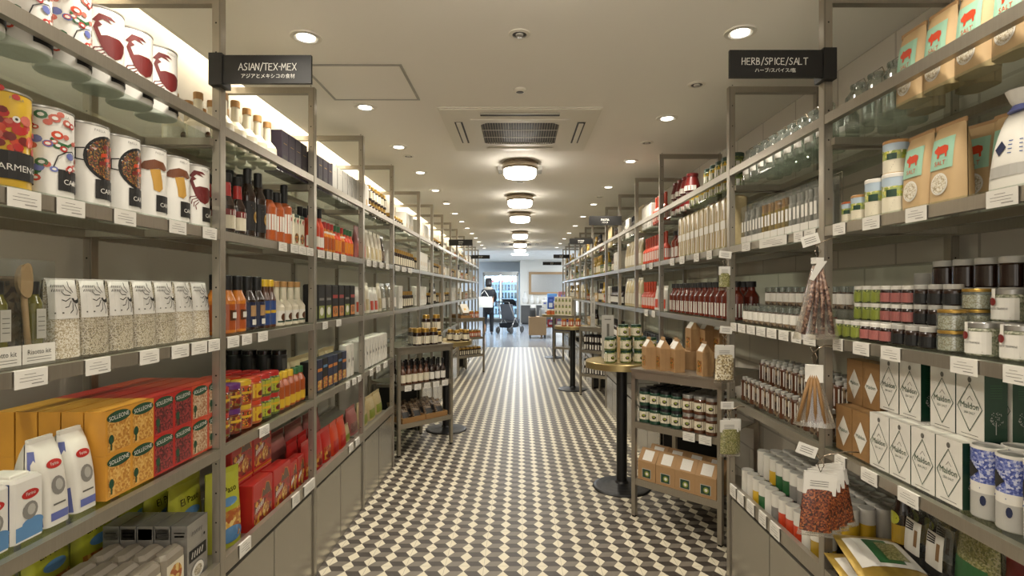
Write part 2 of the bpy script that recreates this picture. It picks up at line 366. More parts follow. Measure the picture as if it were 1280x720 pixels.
def ceiling_lamp(y, n):
    t = link('ceiling_lamp', None, None, (0.0, y, CEIL))
    tag(t, 'round glowing drum ceiling lamp with metal band, ' + ('%s above the aisle' % ORD[n] if n < 6 else 'added out of view above the camera' if n == 6 else 'added out of view behind the camera'), 'lamp', 'drum lamps above the aisle')
    link('metal_band', MB().lathe([(.0, 0, 'nickel'), (.138, 0, 'nickel'), (.150, -.012, 'nickel'), (.142, -.02, 'nickel'), (.150, -.052, 'nickel'), (.138, -.066, 'nickel'), (.0, -.066, 'nickel')], 32).mesh('metal_band'), t)
    link('glass_drum', MB().lathe([(.0, -.062, 'lamp_glow'), (.132, -.062, 'lamp_glow'), (.134, -.10, 'lamp_glow'), (.12, -.125, 'lamp_glow'), (.07, -.134, 'lamp_glow'), (.0, -.136, 'lamp_glow')], 32).mesh('glass_drum'), t)
for i, y in enumerate((4.45, 6.0, 7.35, 9.65, 11.6, 13.1, 1.45, -.2)): ceiling_lamp(y, i)  # final lamps, out of view, are added to brighten the near ceiling
for x in (-3.5, 0, 3.5):
    for y in (16.5, 19.5, 22):
        if x == 0 and y == 22: continue
        t = link('ceiling_light_panel', MB().box(-.3, .3, -.3, .3, -.02, 0, 'panel_glow').box(-.33, .33, -.33, .33, -.006, 0.0, 'plastic_white').mesh('ceiling_light_panel'), None, (x, y, 2.72))
        tag(t, 'square white light panel in hall ceiling, %s row, %s' % ({16.5: 'near', 19.5: 'middle', 22: 'far'}[y], {-3.5: 'left side', 0: 'centre', 3.5: 'right side'}[x]), 'light', 'light panels of the hall ceiling')
        light('AREA', 'panel_light', (x, y, 2.69), FAR_W/8, COOL, (0, 0, 0), .6)
# ---------------------------------------------------------------- things on the ceiling
def ac_unit(y, label):
    t = link('air_conditioner', None, None, (0, y, CEIL))
    tag(t, label, 'air conditioner')
    p = MB()
    W = .475
    def ringbox(a, b, z0, z1, m):  # frame between half sizes a (inner) and b
        p.box(-b, b, -b, -a, z0, z1, m).box(-b, b, a, b, z0, z1, m).box(-b, -a, -a, a, z0, z1, m).box(a, b, -a, a, z0, z1, m)
    ringbox(.30, W-.012, -.012, 0, 'plastic_white'); ringbox(W-.012, W, -.006, 0, 'plastic_white'); ringbox(.245, .30, -.020, 0, 'plastic_white')
    link('panel', p.mesh('panel'), t)
    g = MB().box(-.245, .245, -.245, .245, -.006, -.004, 'vent_dark')
    for k in range(30): g.box(-.24+k*.0164, -.24+k*.0164+.0052, -.245, .245, -.016, -.010, 'taupe')
    for k in range(1, 3): g.box(-.245, .245, -.245+k*.163-.003, -.245+k*.163+.003, -.018, -.016, 'plastic_white')
    for sx in (-1, 1):
        for sy in (-1, 1): g.add([(sx*.246, sy*.246, -.021), (sx*.205, sy*.246, -.021), (sx*.246, sy*.205, -.021)], [(0, 1, 2)], 'plastic_white')
    link('intake_grille', g.mesh('intake_grille'), t)
    for k in range(4):
        o = link('outlet_slot', MB().box(-.235, .235, -.405, -.355, -.0145, -.0115, 'vent_dark').mesh('outlet_slot'), t, (0, 0, 0), (0, 0, k*pi/2))
        if k == 0: v = MB().box(-.235, .235, -.408, -.400, -.018, -.0145, 'plastic_white')
        elif k == 2: v = MB().box(-.24, .24, -.405, -.352, -.024, -.0145, 'plastic_white')
        else: v = MB().box(-.215, .235, -.394, -.366, -.020, -.0145, 'plastic_white')
        link('louver', v.mesh('louver'), o)
ac_unit(3.59, 'white square ceiling air conditioner with dark grille before the first drum lamp')
ac_unit(12.2, 'white square ceiling air conditioner far down the aisle among the last drum lamps')
hp = MB()
for a, b, c, d in ((-.235, .235, -.235, -.222), (-.235, .235, .222, .235), (-.235, -.222, -.222, .222), (.222, .235, -.222, .222)): hp.box(a, b, c, d, -.004, 0, 'silver')
hp.box(-.222, .222, -.222, .222, -.002, 0, 'ceil_paint')
tag(link('access_panel', hp.mesh('access_panel'), None, (-.785, 2.76, CEIL)), 'square metal framed access panel in the ceiling by the left black sign', 'access panel')
sen = Proto('smoke_detector', 'detector', [('smoke_detector', MB().lathe([(.034, 0, 'plastic_white'), (.034, -.008, 'plastic_white'), (.02, -.016, 'plastic_white'), (.012, -.018, 'grey_dark'), (0, -.018, 'grey_dark')], 20))])
o = sen.put((0, 2.84, CEIL)); o['label'] = 'small round sensor with dark centre just before the ceiling air conditioner'
spk = Proto('sprinkler_head', 'sprinkler', [('sprinkler_head', MB().lathe([(.046, 0, 'plastic_white'), (.044, -.004, 'plastic_white'), (.030, -.006, 'plastic_white'), (.028, -.002, 'silver'), (.016, -.003, 'grey_dark'), (.015, -.010, 'paper'), (0, -.013, 'silver')], 14))])
for i, (x, y, lb) in enumerate(((-.002, 2.225, 'round silver sprinkler head mid aisle, nearest the camera'), (.90, 2.77, 'round silver sprinkler head beside the right black sign'), (.90, 3.86, 'small silver sprinkler head beyond the right black sign, second of its row'), (-.87, 4.25, 'small silver sprinkler head between the third and fourth left downlights'), (0.0, 5.25, 'small ceiling sprinkler head between first and second drum lamps'), (.89, 6.1, 'small silver sprinkler head far along the right row'), (-.87, 6.4, 'small silver sprinkler head far along the left row'))):
    o = spk.put((x, y, CEIL)); o['label'] = lb
for s, w in ((-1, 'left'), (1, 'right')):
    tag(link('ceiling_bracket', MB().box(-.02, .02, -.13, .13, -.012, 0, 'grey_light').box(-.02, .02, -.13, -.11, -.03, -.012, 'grey_light').mesh('ceiling_bracket'), None, (s*.17, 4.72, CEIL)), 'small grey ceiling bracket just %s of the first drum lamp' % w, 'bracket')
# ---------------------------------------------------------------- shelving bays
LB = [1.01, 1.85, 2.69, 3.53, 4.37, 5.52, 6.36, 7.20, 8.04, 8.88, 10.03, 10.87, 11.71, 12.55, 13.40]
RB = [1.005, 1.845, 2.68, 4.01, 4.86, 5.69, 6.55, 7.82, 8.64, 9.45, 10.30, 11.55, 12.40, 13.20]
LZ = [1.986, 1.625, 1.256, .880, .495]; RZ = [2.015, 1.636, 1.262, .888, .475]   # rail tops, top shelf first
LS = [1.946]+[z+.005 for z in LZ[1:4]]+[LZ[4]-.035]; RS = [1.940]+[z+.005 for z in RZ[1:4]]+[RZ[4]-.03]                             # what the goods stand on
SHN = ['top', 'second', 'third', 'fourth', 'bottom']
def zrail(s, b, i): return 1.997 if (s < 0 and b == 0 and i == 0) else (LZ if s < 0 else RZ)[i]
def zstand(s, b, i): return 1.940 if (s < 0 and b == 0 and i == 0) else (LS if s < 0 else RS)[i]
def bayname(side, b): return ('nearest' if b == 0 else ORD[b])+(' left' if side < 0 else ' right')+' bay'
DEPTH, PT = .45, .03
def bay(side, b, y0, y1, zs, X, deep, shelves=(0, 1, 2, 3, 4), base=True, last=False, holes=True):
    s = side
    t = link('shelving_bay', None, None, (s*X, y0, 0))
    tag(t, 'steel and glass shelving bay, the %s' % bayname(side, b), 'shelving', 'steel shelving bays along the %s wall' % ('left' if s < 0 else 'right'))
    def B(mb, x0, x1, ya, yb, z0, z1, m):  # x measured from the aisle face towards the wall
        a, c = sorted((s*x0, s*x1)); mb.box(a, c, ya, yb, z0, z1, m)
    def frame(y):
        for x0, nm in ((0, 'post'), (deep-PT, 'post')):
            mb = MB(); B(mb, x0, x0+PT, y, y+PT, 0, 2.425, 'steel')
            if holes:
                for k in range(24):
                    z = .13+k*.1; cx = s*(x0+PT*.55)
                    mb.add([(cx+.0032*cos(a*pi/3), y-.0006, z+.0032*sin(a*pi/3)) for a in range(6)], [(0, 1, 2, 3, 4, 5)], 'hole')
                B(mb, x0+.002, x0+.006, y-.0015, y, .02, 2.42, 'steel_dark')
            link(nm, mb.mesh(nm), t)
        mb = MB(); B(mb, PT, deep-PT, y, y+PT, 2.395, 2.425, 'steel'); link('top_bar', mb.mesh('top_bar'), t)
    frame(0)
    if last: frame(y1-y0)
    L = y1-y0
    for i in shelves:
        z = zrail(s, b, i); mb = MB(); h = .032 if i != 4 else .055; mt = 'steel'; zp = zstand(s, b, i)
        B(mb, 0.002, .024, PT, L-.002, z-h, z, mt); B(mb, deep-.027, deep-.005, PT, L-.002, z-h, z, mt); B(mb, deep*.52, deep*.52+.022, PT, L-.002, zp-.03, zp-.006, mt)
        B(mb, .024, deep-.027, PT, PT+.022, zp-.03, zp-.006, mt); B(mb, .024, deep-.027, L-.024, L-.002, zp-.03, zp-.006, mt)
        sh = link('shelf', mb.mesh('shelf'), t)
        g = MB(); B(g, .0245 if i in (0, 4) else .004, deep-.028, PT+.001, L-.002, zp-.006, zp-.0002, 'glass_shelf' if i != 4 else 'steel_dark')
        link('shelf_plate', g.mesh('shelf_plate'), sh)
    if base:
        mb = MB(); B(mb, .008, .022, 0, L-.002, 0, zs[4]-.075, 'brushed_panel'); B(mb, .022, .03, 0, L-.002, zs[4]-.075, zs[4]-.055, 'hole')
        for q in (L*.5,): B(mb, .0072, .0085, q-.001, q+.001, 0, zs[4]-.075, 'hole')
        B(mb, .0072, .0085, PT-.002, PT, 0, zs[4]-.075, 'hole')
        link('plinth_panel', mb.mesh('plinth_panel'), t)
        mb = MB(); B(mb, .03, deep-.03, PT, L-.002, .02, zs[4]-.075, 'dark'); link('plinth_box', mb.mesh('plinth_box'), t)
    return t
LLONG, RLONG = (4, 9), (2, 6, 10)
for b in range(len(LB)-1):
    bay(-1, b, LB[b], LB[b+1], LZ, XL, .47, (0, 1, 2) if b in LLONG else (0, 1, 2, 3, 4), b not in LLONG, b == len(LB)-2, b < 5)
for b in range(len(RB)-1):
    bay(1, b, RB[b], RB[b+1], RZ, XR, .46, (0, 1, 2) if b in RLONG else (0, 1, 2, 3, 4), b not in RLONG, b == len(RB)-2, b < 4)
# ---------------------------------------------------------------- hanging signs
def sign(side, y, z0, z1, x0, x1, en, jp, label, hand=True):
    """board faces the camera and is clamped round an upright"""
    t = link('aisle_sign', None, None, (0, y, 0)); tag(t, label, 'sign')
    mb = MB().box(x0, x1, -.012, 0, z0, z1, 'sign_black')
    sf = front(-.012); c = (x0+x1)/2-side*.004; h = z1-z0
    if hand: chalk(mb, sf, en, c, z0+h*.46, h*.245, 'chalk', .0022)
    elif jp:
        mb.text(sf, en, c, z0+h*.48, h*.22, 'chalk'); mb.text(sf, jp, c, z0+h*.2, h*.16, 'chalk')
    else:
        for r, (vv, hh) in enumerate(((.52, .2), (.24, .1))):   # too far off to read: short chalk strokes
            u = c-len(en)*h*.05
            for ch in en:
                if ch != ' ': mb.line(sf, [(u, z0+h*vv), (u+h*.05, z0+h*(vv+hh))], h*.035, 'chalk'); mb.line(sf, [(u+h*.05, z0+h*(vv+hh)), (u+h*.07, z0+h*vv)], h*.03, 'chalk')
                u += h*(.1 if r == 0 else .085)
    if hand: mb.text(sf, jp, c, z0+h*.19, h*.125, 'chalk')
    link('sign_board', mb.mesh('sign_board'), t)
    if hand:
        e = x0-.0445 if side < 0 else x1
        link('clamp', MB().box(e, e+.0445, -.018, .042, z0-.006, z1+.006, 'sign_black').mesh('clamp'), t)
sign(-1, 1.84, 2.116, 2.211, -.9995, -.702, 'ASIAN/TEX-MEX', 'アジアとメキシコの食材', 'black ASIAN/TEX-MEX sign board clamped to the near left shelving post')
sign(1, 1.835, 2.134, 2.226, .703, 1.0145, 'HERB/SPICE/SALT', 'ハーブ/スパイス/塩', 'black HERB/SPICE/SALT sign board clamped to the near right shelving post')
sign(1, 5.68, 2.10, 2.195, .72, 1.06, 'PASTA', 'パスタ', 'small black sign board on right shelving post before the fifth upright frame', False)
sign(1, 7.81, 2.085, 2.165, .71, 1.05, 'xxx xxxxxxx', '', 'black sign board on right shelving between the middle and far signs', False)
sign(1, 11.54, 2.10, 2.18, .71, 1.05, 'xxx xxxxx', '', 'far black sign board high on right shelving, nearer of the last two', False)
sign(1, 13.15, 2.03, 2.11, .55, 1.0, 'xxxx xxxx', '', 'farthest black sign board at the end of the right shelving', False)
sign(-1, 8.03, 2.08, 2.17, -1.05, -.70, 'xxxxxxxx', '', 'black sign board on left shelving in the middle of the aisle', False)
sign(-1, 11.70, 2.10, 2.18, -1.05, -.65, 'xxxxx xxxxxx', '', 'farthest black sign board on the left shelving', False)
# ---------------------------------------------------------------- the goods, one of each kind
NONE = None
def tin(kind):
    R, H = .055, .203; b = MB(); sf = cyl(R)
    base = {'veg': 'white', 'yellow': 'yellow'}.get(kind, 'white')
    b.lathe([(R-.004, 0, 'white'), (R-.001, .002, 'white'), (R, .004, 'white'), (R, H-.006, base), (R-.002, H-.002, base)], 36)
    b.add([(.018, -.006, -.0005), (.018, .006, -.0005), (-.018, .006, -.0005), (-.018, -.006, -.0005)], [(0, 1, 2, 3)], 'tag_white')
    rnd = random.Random(3)
    sf0 = sf; sf = (lambda u, v, o: sf0(u*1.18-.026, .128+(v-.118)*1.1, o)) if kind in ('crab', 'mushroom') else (lambda u, v, o: sf0(u*1.22, .118+(v-.118)*1.16, o)) if kind == 'pan' else sf0
    bp = b.poly; b.poly = lambda *a, **k: bp(*a, **k, step=.005)
    if kind == 'crab':
        b.poly(sf, [(-.022, .115), (-.004, .122), (.022, .122), (.040, .114), (.038, .098), (.028, .080), (.012, .070), (-.002, .076), (-.014, .092)], 'crab_red')
        b.poly(sf, [(-.022, .115), (-.028, .135), (-.022, .152), (-.012, .143), (-.020, .136), (-.014, .118)], 'crab_red')
        b.poly(sf, [(-.030, .150), (-.018, .168), (.004, .166), (.014, .158), (-.004, .160), (.008, .150), (-.012, .156), (-.022, .146)], 'crab_red')
        for k in range(4): b.line(sf, [(-.012+k*.002, .092-k*.006), (-.026+k*.004, .088-k*.008), (-.030+k*.006, .076-k*.008)], .0022, 'crab_red')
    if kind == 'mushroom':
        b.poly(sf, [(-.034, .128), (-.022, .146), (0, .154), (.024, .150), (.040, .134), (.026, .128), (.010, .132), (-.014, .124)], 'cap_brown')
        b.poly(sf, [(-.010, .126), (.014, .131), (.020, .100), (.022, .080), (.012, .070), (-.002, .074), (-.004, .096)], 'stem_yellow')
    if kind == 'pan':
        b.ell(sf, .012, .120, .050, .050, 'black', .0006, 28, 4); b.ell(sf, .012, .120, .044, .044, 'pan_fill', .0012, 28, 4)
        b.line(sf, [(-.036, .136), (-.050, .134), (-.050, .112), (-.036, .110)], .0026, 'ink_dark')
        for k in range(9): b.poly(sf, [(-.012+k*.004, .104+(k*7 % 5)*.009), (.006+k*.004, .107+(k*7 % 5)*.009), (.004+k*.004, .115+(k*7 % 5)*.009), (-.010+k*.004, .112+(k*7 % 5)*.009)], 'red_orange' if k % 2 else 'red_dark', .0018)
    if kind in ('veg', 'yellow'):
        cols = ['blush', 'red', 'lavender', 'green', 'blush', 'red_orange'] if kind == 'veg' else ['red', 'red_orange', 'red_dark', 'red', 'blush']
        for k in range(44 if kind == 'veg' else 56):
            u, v = rnd.uniform(-.11, .075), rnd.uniform(.02, .19); r = rnd.uniform(.006, .013)
            if kind == 'yellow': u, v, r = rnd.gauss(-.03, .034), rnd.gauss(.115, .03), r*1.1
            c = rnd.choice(cols); b.ell(sf, u, v, r, r*.8, c, .0012+.00002*k, 9, 2)
            if kind == 'veg' and k % 2: b.ell(sf, u, v, r*.5, r*.35, 'white', .0024, 8, 1)
        if kind == 'veg':
            b.line(sf, [(-.03, .07), (-.022, .095), (-.004, .108), (.012, .112), (.03, .095), (.045, .082)], .0024, 'ink_dark', .002)
            b.line(sf, [(-.034, .132), (-.018, .124), (0, .122), (.012, .13)], .006, 'green', .002)
        else:
            b.ell(sf, -.012, .145, .007, .007, 'white', .0022, 10, 1); b.ell(sf, -.012, .145, .003, .003, 'ink_dark', .0026, 8, 1)
    sf = sf0
    if kind == 'yellow': b.rect(sf, -.14, .020, .06, .078, 'dark', 14, 1, .003); b.text(sf, 'CARMENCITA', .004, .038, .0135, 'white', .0036)
    else: b.rect(sf, -.022, .018, .100, .066, 'dark', 12, 1, .002); b.text(sf, 'CARMENCITA', .042, .033, .0122, 'white', .0026)
    b.text(sf, 'PAELLA', -.01, .185, .006, 'grey', .001)
    lid = MB().lathe([(R-.001, H-.004, 'silver'), (R+.0008, H-.003, 'silver'), (R+.0008, H+.001, 'silver'), (R-.004, H+.0015, 'silver'), (R-.006, H-.002, 'silver'), (0, H-.002, 'grey_light')], 36, cap0=False)
    return Proto('paella_tin', 'tin', [('paella_tin', b), ('lid', lid)])
def pouch(w, h, t, m, n=10, k=8, ex=4, taper=.06):
    """a filled bag: flat sides, full at the foot, pinched at the top"""
    def thick(u, v):
        a = max(0, 1-abs(2*u/w)**ex); b = max(0, 1-(v/h)**2.2)
        return t/2*(a*b)**.6+.0012
    def pt(u, v, s, o=0): return (u*(1-taper*(v/h)**1.5), s*(thick(u, v)+o), v)
    mb = MB(); us = [-w/2+w*i/n for i in range(n+1)]; vs = [h*j/k for j in range(k+1)]
    for s in (-1, 1):
        p = [pt(u, v, s) for v in vs for u in us]
        f = [(j*(n+1)+i, j*(n+1)+i+1, (j+1)*(n+1)+i+1, (j+1)*(n+1)+i) for j in range(k) for i in range(n)]
        if s > 0: f = [q[::-1] for q in f]
        mb.add(p, f, m, True)
    mb.add([pt(u, 0, -1) for u in us]+[pt(u, 0, 1) for u in us[::-1]], [tuple(range(2*n+1, -1, -1))], m)
    return mb, lambda u, v, o: pt(u, v, -1, o)
def rice_bag(dark):
    w, h, t = .098, .185, .058
    b, sf = pouch(w, h, t, 'rice_dark' if dark else 'rice')
    hd = MB().rect(sf, -.046, .092, .046, .183, 'white', 8, 6, .0018)
    hd.rect(lambda u, v, o: (lambda p: (p[0], -p[1]+.0004, p[2]))(sf(u, v, o)), -.046, .13, .046, .183, 'white', 8, 4, .0016)
    hd.box(-.046, .046, -.003, .003, .1835, .187, 'white')
    for k in range(7):
        a = radians(95+k*28); hd.line(sf, [(.022+.014*cos(a), .140+.014*sin(a)), (.022+.030*cos(a+.25), .140+.030*sin(a+.25)), (.022+.040*cos(a+.1), .140+.040*sin(a+.1))], .0020, 'ink_dark', .0026)
    hd.poly(sf, [(.012, .140), (.040, .140), (.036, .130), (.026, .127), (.016, .131)], 'ink_dark', .003)
    [hd.line(sf, [(-.040+.005*k, v), (-.0375+.005*k, v+.005)], .0016, 'ink_dark', .0026) for v in (.156, .166) for k in range(7)]; hd.line(sf, [(-.038, .106), (-.018, .106)], .0035, 'ink', .0026)
    return Proto('rice_bag', 'bag', [('rice_bag', b), ('header_card', hd, 'white header card with spiky drawing')])
def kit_box():
    w, d, h = .082, .075, .225; b = MB().box(-w/2, w/2, -d/2, d/2, 0, h, 'acrylic'); parts = [('risotto_kit', b)]
    bot = MB().lathe([(.014, .004, 'oil'), (.017, .008, 'oil'), (.017, .13, 'oil'), (.010, .146, 'oil'), (.009, .152, 'oil')], 14, .015, -.012)
    bot.lathe([(.0105, .150, 'black'), (.0105, .178, 'black'), (0, .179, 'black')], 12, .015, -.012)
    bot.rect(lambda u, v, o: (u+.015, -.012-.0172-o, v), -.012, .052, .012, .118, 'paper')
    for q in range(4): bot.line(lambda u, v, o: (u+.015, -.0292-o, v), [(-.008, .070+q*.01), (.008, .070+q*.01)], .0015, 'ink', .0012)
    sp = MB(); prof = [(.030, .0), (.032, .05), (.033, .10), (.026, .15)]
    pts = [(-.020, .005, .10+.0), (-.020, .005, .16)]
    sp.tube([(-.006, -.022, .01), (-.014, -.022, .08), (-.020, -.022, .15)], .006, 'kraft_light', 8)
    sp.add([(-.020+.019*cos(a*pi/8), -.029+.003*cos(a*pi/4), .180+.038*sin(a*pi/8)) for a in range(16)]+[(-.020+.019*cos(a*pi/8), -.019, .180+.034*sin(a*pi/8)) for a in range(16)], [tuple(range(15, -1, -1)), tuple(range(16, 32))]+[(i, (i+1) % 16, 16+(i+1) % 16, 16+i) for i in range(16)], 'kraft_light')
    bag = MB().cbox(-.036, .036, .016, .032, .004, .19, 'packet_brown', .006)
    st = MB().rect(front(-d/2), -w/2, .0, w/2, .042, 'paper', 1, 1, .0008).text(front(-d/2), 'Risotto kit', 0, .02, .011, 'ink_dark', .0014, .9)
    for q in range(2): st.line(front(-d/2), [(-.03, .013-q*.006), (.03, .013-q*.006)], .0012, 'ink', .0014)
    return Proto('risotto_kit', 'kit', parts+[('oil_bottle', bot), ('wooden_spoon', sp), ('grain_packet', bag), ('paper_strip', st)])
def carton(name, cat, w, d, h, m, decor=None, side=None, c=0, lite=False, top=None):
    b = MB()
    if c: b.cbox(-w/2, w/2, -d/2, d/2, 0, h, m, c)
    else: b.box(-w/2, w/2, -d/2, d/2, 0, h, m)
    if side: b.rect(sideL(-w/2), -d/2, 0, d/2, h, side, 1, 1, .0004); b.rect(sideR(w/2), -d/2, 0, d/2, h, side, 1, 1, .0004)
    if top: b.rect(topf(h), -w/2, -d/2, w/2, d/2, top, 1, 1, .0004)
    if decor: decor(b, front(-d/2), w, h)
    return Proto(name, cat, [(name, b)])
def d_solleone(pic):
    def f(b, s, w, h):
        b.rect(s, -w*.43, h*.06, w*.45, h*.78, pic); b.ell(s, 0, h*.83, w*.47, h*.135, 'green_sign', .0012, 24, 1)
        b.text(s, 'SOLLEONE', 0, h*.785, h*.10, 'white', .002, .92, .06)
        b.ell(s, -w*.3, h*.34, w*.1, h*.11, 'green_sign', .0012, 12, 1); b.rect(s, -w*.33, h*.1, -w*.27, h*.25, 'green_sign', 1, 1, .0012)
    return f
def d_maldon(b, s, w, h):
    cx, cy, a, c = 0, h*.47, w*.44, h*.37
    b.line(s, [(cx-a, cy), (cx, cy+c), (cx+a, cy), (cx, cy-c), (cx-a, cy)], .0018, 'green_sign', .0012)
    b.text(s, 'Maldon', 0, cy-.003, w*.19, 'green_sign', .0014, .86); b.text(s, 'SEA SALT', 0, cy-.016, w*.07, 'green_sign', .0014); b.ell(s, 0, h*.9, w*.07, w*.085, 'ink', .0012, 10, 1)
    b.line(s, [(-w*.3, h*.05), (w*.3, h*.05)], .0015, 'ink'); b.line(s, [(-.008, cy+.018), (0, cy+.028), (.009, cy+.018)], .0012, 'ink')
    for sf in (sideL(-w/2), sideR(w/2)):
        for k in range(40):
            r = random.Random(k); a2 = r.uniform(0, 2*pi); q = .017*sqrt(r.random()); sp = .0009+.0007*r.random()
            b.poly(sf, [(q*cos(a2), .054+q*sin(a2)), (q*cos(a2)+sp*2, .054+q*sin(a2)), (q*cos(a2)+sp, .054+q*sin(a2)+sp*2)], 'grey_light')
        b.line(sf, [(0, .018), (0, .046)], .0022, 'grey_light')
        for k in range(6): b.line(sf, [(-.014, h*.66+k*.006), (.014, h*.66+k*.006)], .001, 'green', .001)
def d_maldon_brown(b, s, w, h):
    a, c, cy = w*.37, h*.34, h*.45; b.poly(s, [(-a, cy), (0, cy-c), (a, cy), (0, cy+c)], 'paper', .0008); b.text(s, 'Maldon', 0, cy-.003, w*.15, 'green_sign', .0014, .86)
def flour(kind):
    if kind == 'brick':
        w, d, h = .075, .10, .135; b = MB().cbox(-w/2, w/2, -d/2, d/2, 0, h, 'white', .007); s = front(-d/2)
        b.rect(s, -w*.42, .004, w*.42, .034, 'blue_light'); b.ell(s, .008, .034, w*.34, .012, 'blue_light', .0008, 16, 1)
        for sf in (sideL(-w/2), sideR(w/2)): b.rect(sf, -d*.36, .008, d*.42, h*.94, 'grey_light'); b.rect(sf, d*.30, .008, d*.43, h*.96, 'blue', 1, 1, .001)
    else:
        w, d, h = .082, .062, .19; b, s0 = pouch(w, h, d*1.5, 'paper', 10, 8, 7); s = s0
        b.line(s, [(-w*.46, .006), (-w*.46, h*.9)], .006, 'lavender', .0012)
    b.ell(s, .002, h*.72, w*.27, .010, 'red', .001, 18, 2); b.text(s, 'Farina', .002, h*.705, .0075, 'white', .0018, .9)
    b.ell(s, .002, h*.46, w*.24, w*.26, 'grey', .0010, 14, 2); b.ell(s, .004, h*.47, w*.13, w*.16, 'grey_light', .0016, 10, 1)
    if kind != 'brick': b.line(s, [(-.016, h*.25), (.016, h*.25)], .004, 'ink', .0016); b.rect(s, -.024, .012, .024, .03, 'lavender', 4, 2, .0012)
    tp = MB().box(-w*.40, w*.40, -.004, .004, h-.002, h+.008, 'paper') if kind != 'brick' else MB().cbox(-w*.3, w*.3, -.03, .03, h, h+.006, 'paper', .002)
    return Proto('flour_bag', 'bag', [('flour_bag', b), ('folded_top', tp)])
def bottle(name, R, H, sh, nr, m, cap, cap_h, lab=None, lv=(.12, .5), lite=False, capr=None, deco=None, seg=18, belly=None, lw=2.0, neck=None):
    """R body radius, sh shoulder height share, nr neck radius"""
    z1, z2 = H*sh, H*min(.97, sh+.16); zc = H-cap_h; capr = capr or nr*1.18
    z2 = min(z2, zc-.002)
    prof = [(R*.9, 0, m), (R, .004, m)]
    if belly: prof += [(R*belly, H*sh*.55, m)]
    prof += [(R, z1, m), (R*.86, z1+(z2-z1)*.35, m), (nr*1.12, z2, m), (nr, zc+.002, neck or m)]
    b = MB().lathe(prof, seg)
    c = MB().lathe([(capr, zc, cap), (capr, H-.002, cap), (capr*.9, H, cap)], max(8, seg-4))
    parts = [(name, b), ('cap', c)]
    if lab:
        sf = cyl(R+.0006); l = MB().rect(sf, -R*lw, H*lv[0], R*lw, H*lv[1], lab, 10 if seg > 12 else 6, 1, 0)
        if deco: deco(l, sf, R, H)
        parts.append(('paper_label', l))
    return Proto(name, 'bottle', parts, lite)
def jar(name, R, H, m, lid, lid_h, lab=None, lv=(.15, .62), lite=False, deco=None, seg=18, lw=2.2, cat='jar', lidr=1.0, extra=None):
    b = MB().lathe([(R*.93, 0, m), (R, .003, m), (R, H-lid_h-.005, m), (R*.9, H-lid_h, m)], seg)
    c = MB().lathe([(R*.94*lidr, H-lid_h, lid), (R*.95*lidr, H-.002, lid), (R*.9*lidr, H, lid)], seg)
    parts = [(name, b), ('lid', c)]
    if lab:
        sf = cyl(R+.0006); l = MB().rect(sf, -R*lw, H*lv[0], R*lw, H*lv[1], lab, 10 if seg > 12 else 6, 1, 0)
        if deco: deco(l, sf, R, H)
        parts.append(('paper_label', l))
    return Proto(name, cat, parts+(extra or []), lite)
def lines_deco(l, sf, R, H):
    for q in range(3): l.line(sf, [(-R*.5, H*(.28+q*.07)), (R*.5, H*(.28+q*.07))], .0012, 'ink', .0008)
def d_olive(l, sf, R, H): l.ell(sf, R*.3, H*.42, R*.38, R*.3, 'brown_dark', .001, 14, 1); l.ell(sf, R*.3, H*.45, R*.24, R*.18, 'lime', .0016, 12, 1); l.line(sf, [(-R*.8, H*.32), (-R*.2, H*.34)], .002, 'green', .001)
def kraft_pouch(rear=False):
    b, sf = pouch(.104, .205, .062, 'kraft_light', 10, 8, 5); l = MB().rect(sf, -.038, .088, .038, .168, 'turquoise', 6, 4, .0018)
    pig = [(-.024, .140), (-.016, .146), (-.014, .151), (-.008, .147), (.010, .149), (.022, .144), (.024, .134), (.020, .128), (.021, .118), (.016, .117), (.014, .127), (-.004, .126), (-.006, .117), (-.012, .117), (-.012, .128), (-.022, .133)]
    l.poly(sf, pig, 'red_orange', .0026, .008); l.text(sf, 'SALT', 0, .098, .012, 'red_orange', .0026)
    w = MB().ell(sf, 0, .05, .028, .028, 'paper', .0016, 20, 2).ell(sf, 0, .05, .024, .024, 'rice', .0022, 20, 2)
    f = MB().box(-.048, .048, -.0035, .0035, .197, .209, 'kraft')
    return Proto('salt_pouch', 'pouch', [('salt_pouch', b), ('paper_label', l, 'turquoise label with red pig and SALT'), ('round_window', w), ('folded_top', f)])
def canister(R, H, lid):
    b = MB().lathe([(R, 0, 'kraft_light'), (R, .003, 'kraft_light'), (R, H*.42, 'cream'), (R, H*.68, 'field_print'), (R, H*.9, 'sky')], 20); sf = cyl(R)
    b.rect(sf, R*.2, H*.42, R*.95, H*.6, 'green_dark', 4, 1, .0008); b.ell(sf, -R*.4, H*.66, R*.3, H*.06, 'lime', .0008, 10, 1)
    for q in range(4): b.line(sf, [(-R*.9, H*(.12+q*.07)), (R*(.5+.1*q), H*(.12+q*.07))], .0014, 'ink')
    return Proto('salt_canister', 'canister', [('salt_canister', b), ('lid', MB().lathe([(R*1.02, H*.9, lid), (R*1.02, H-.002, lid), (R*.96, H, lid)], 20))])
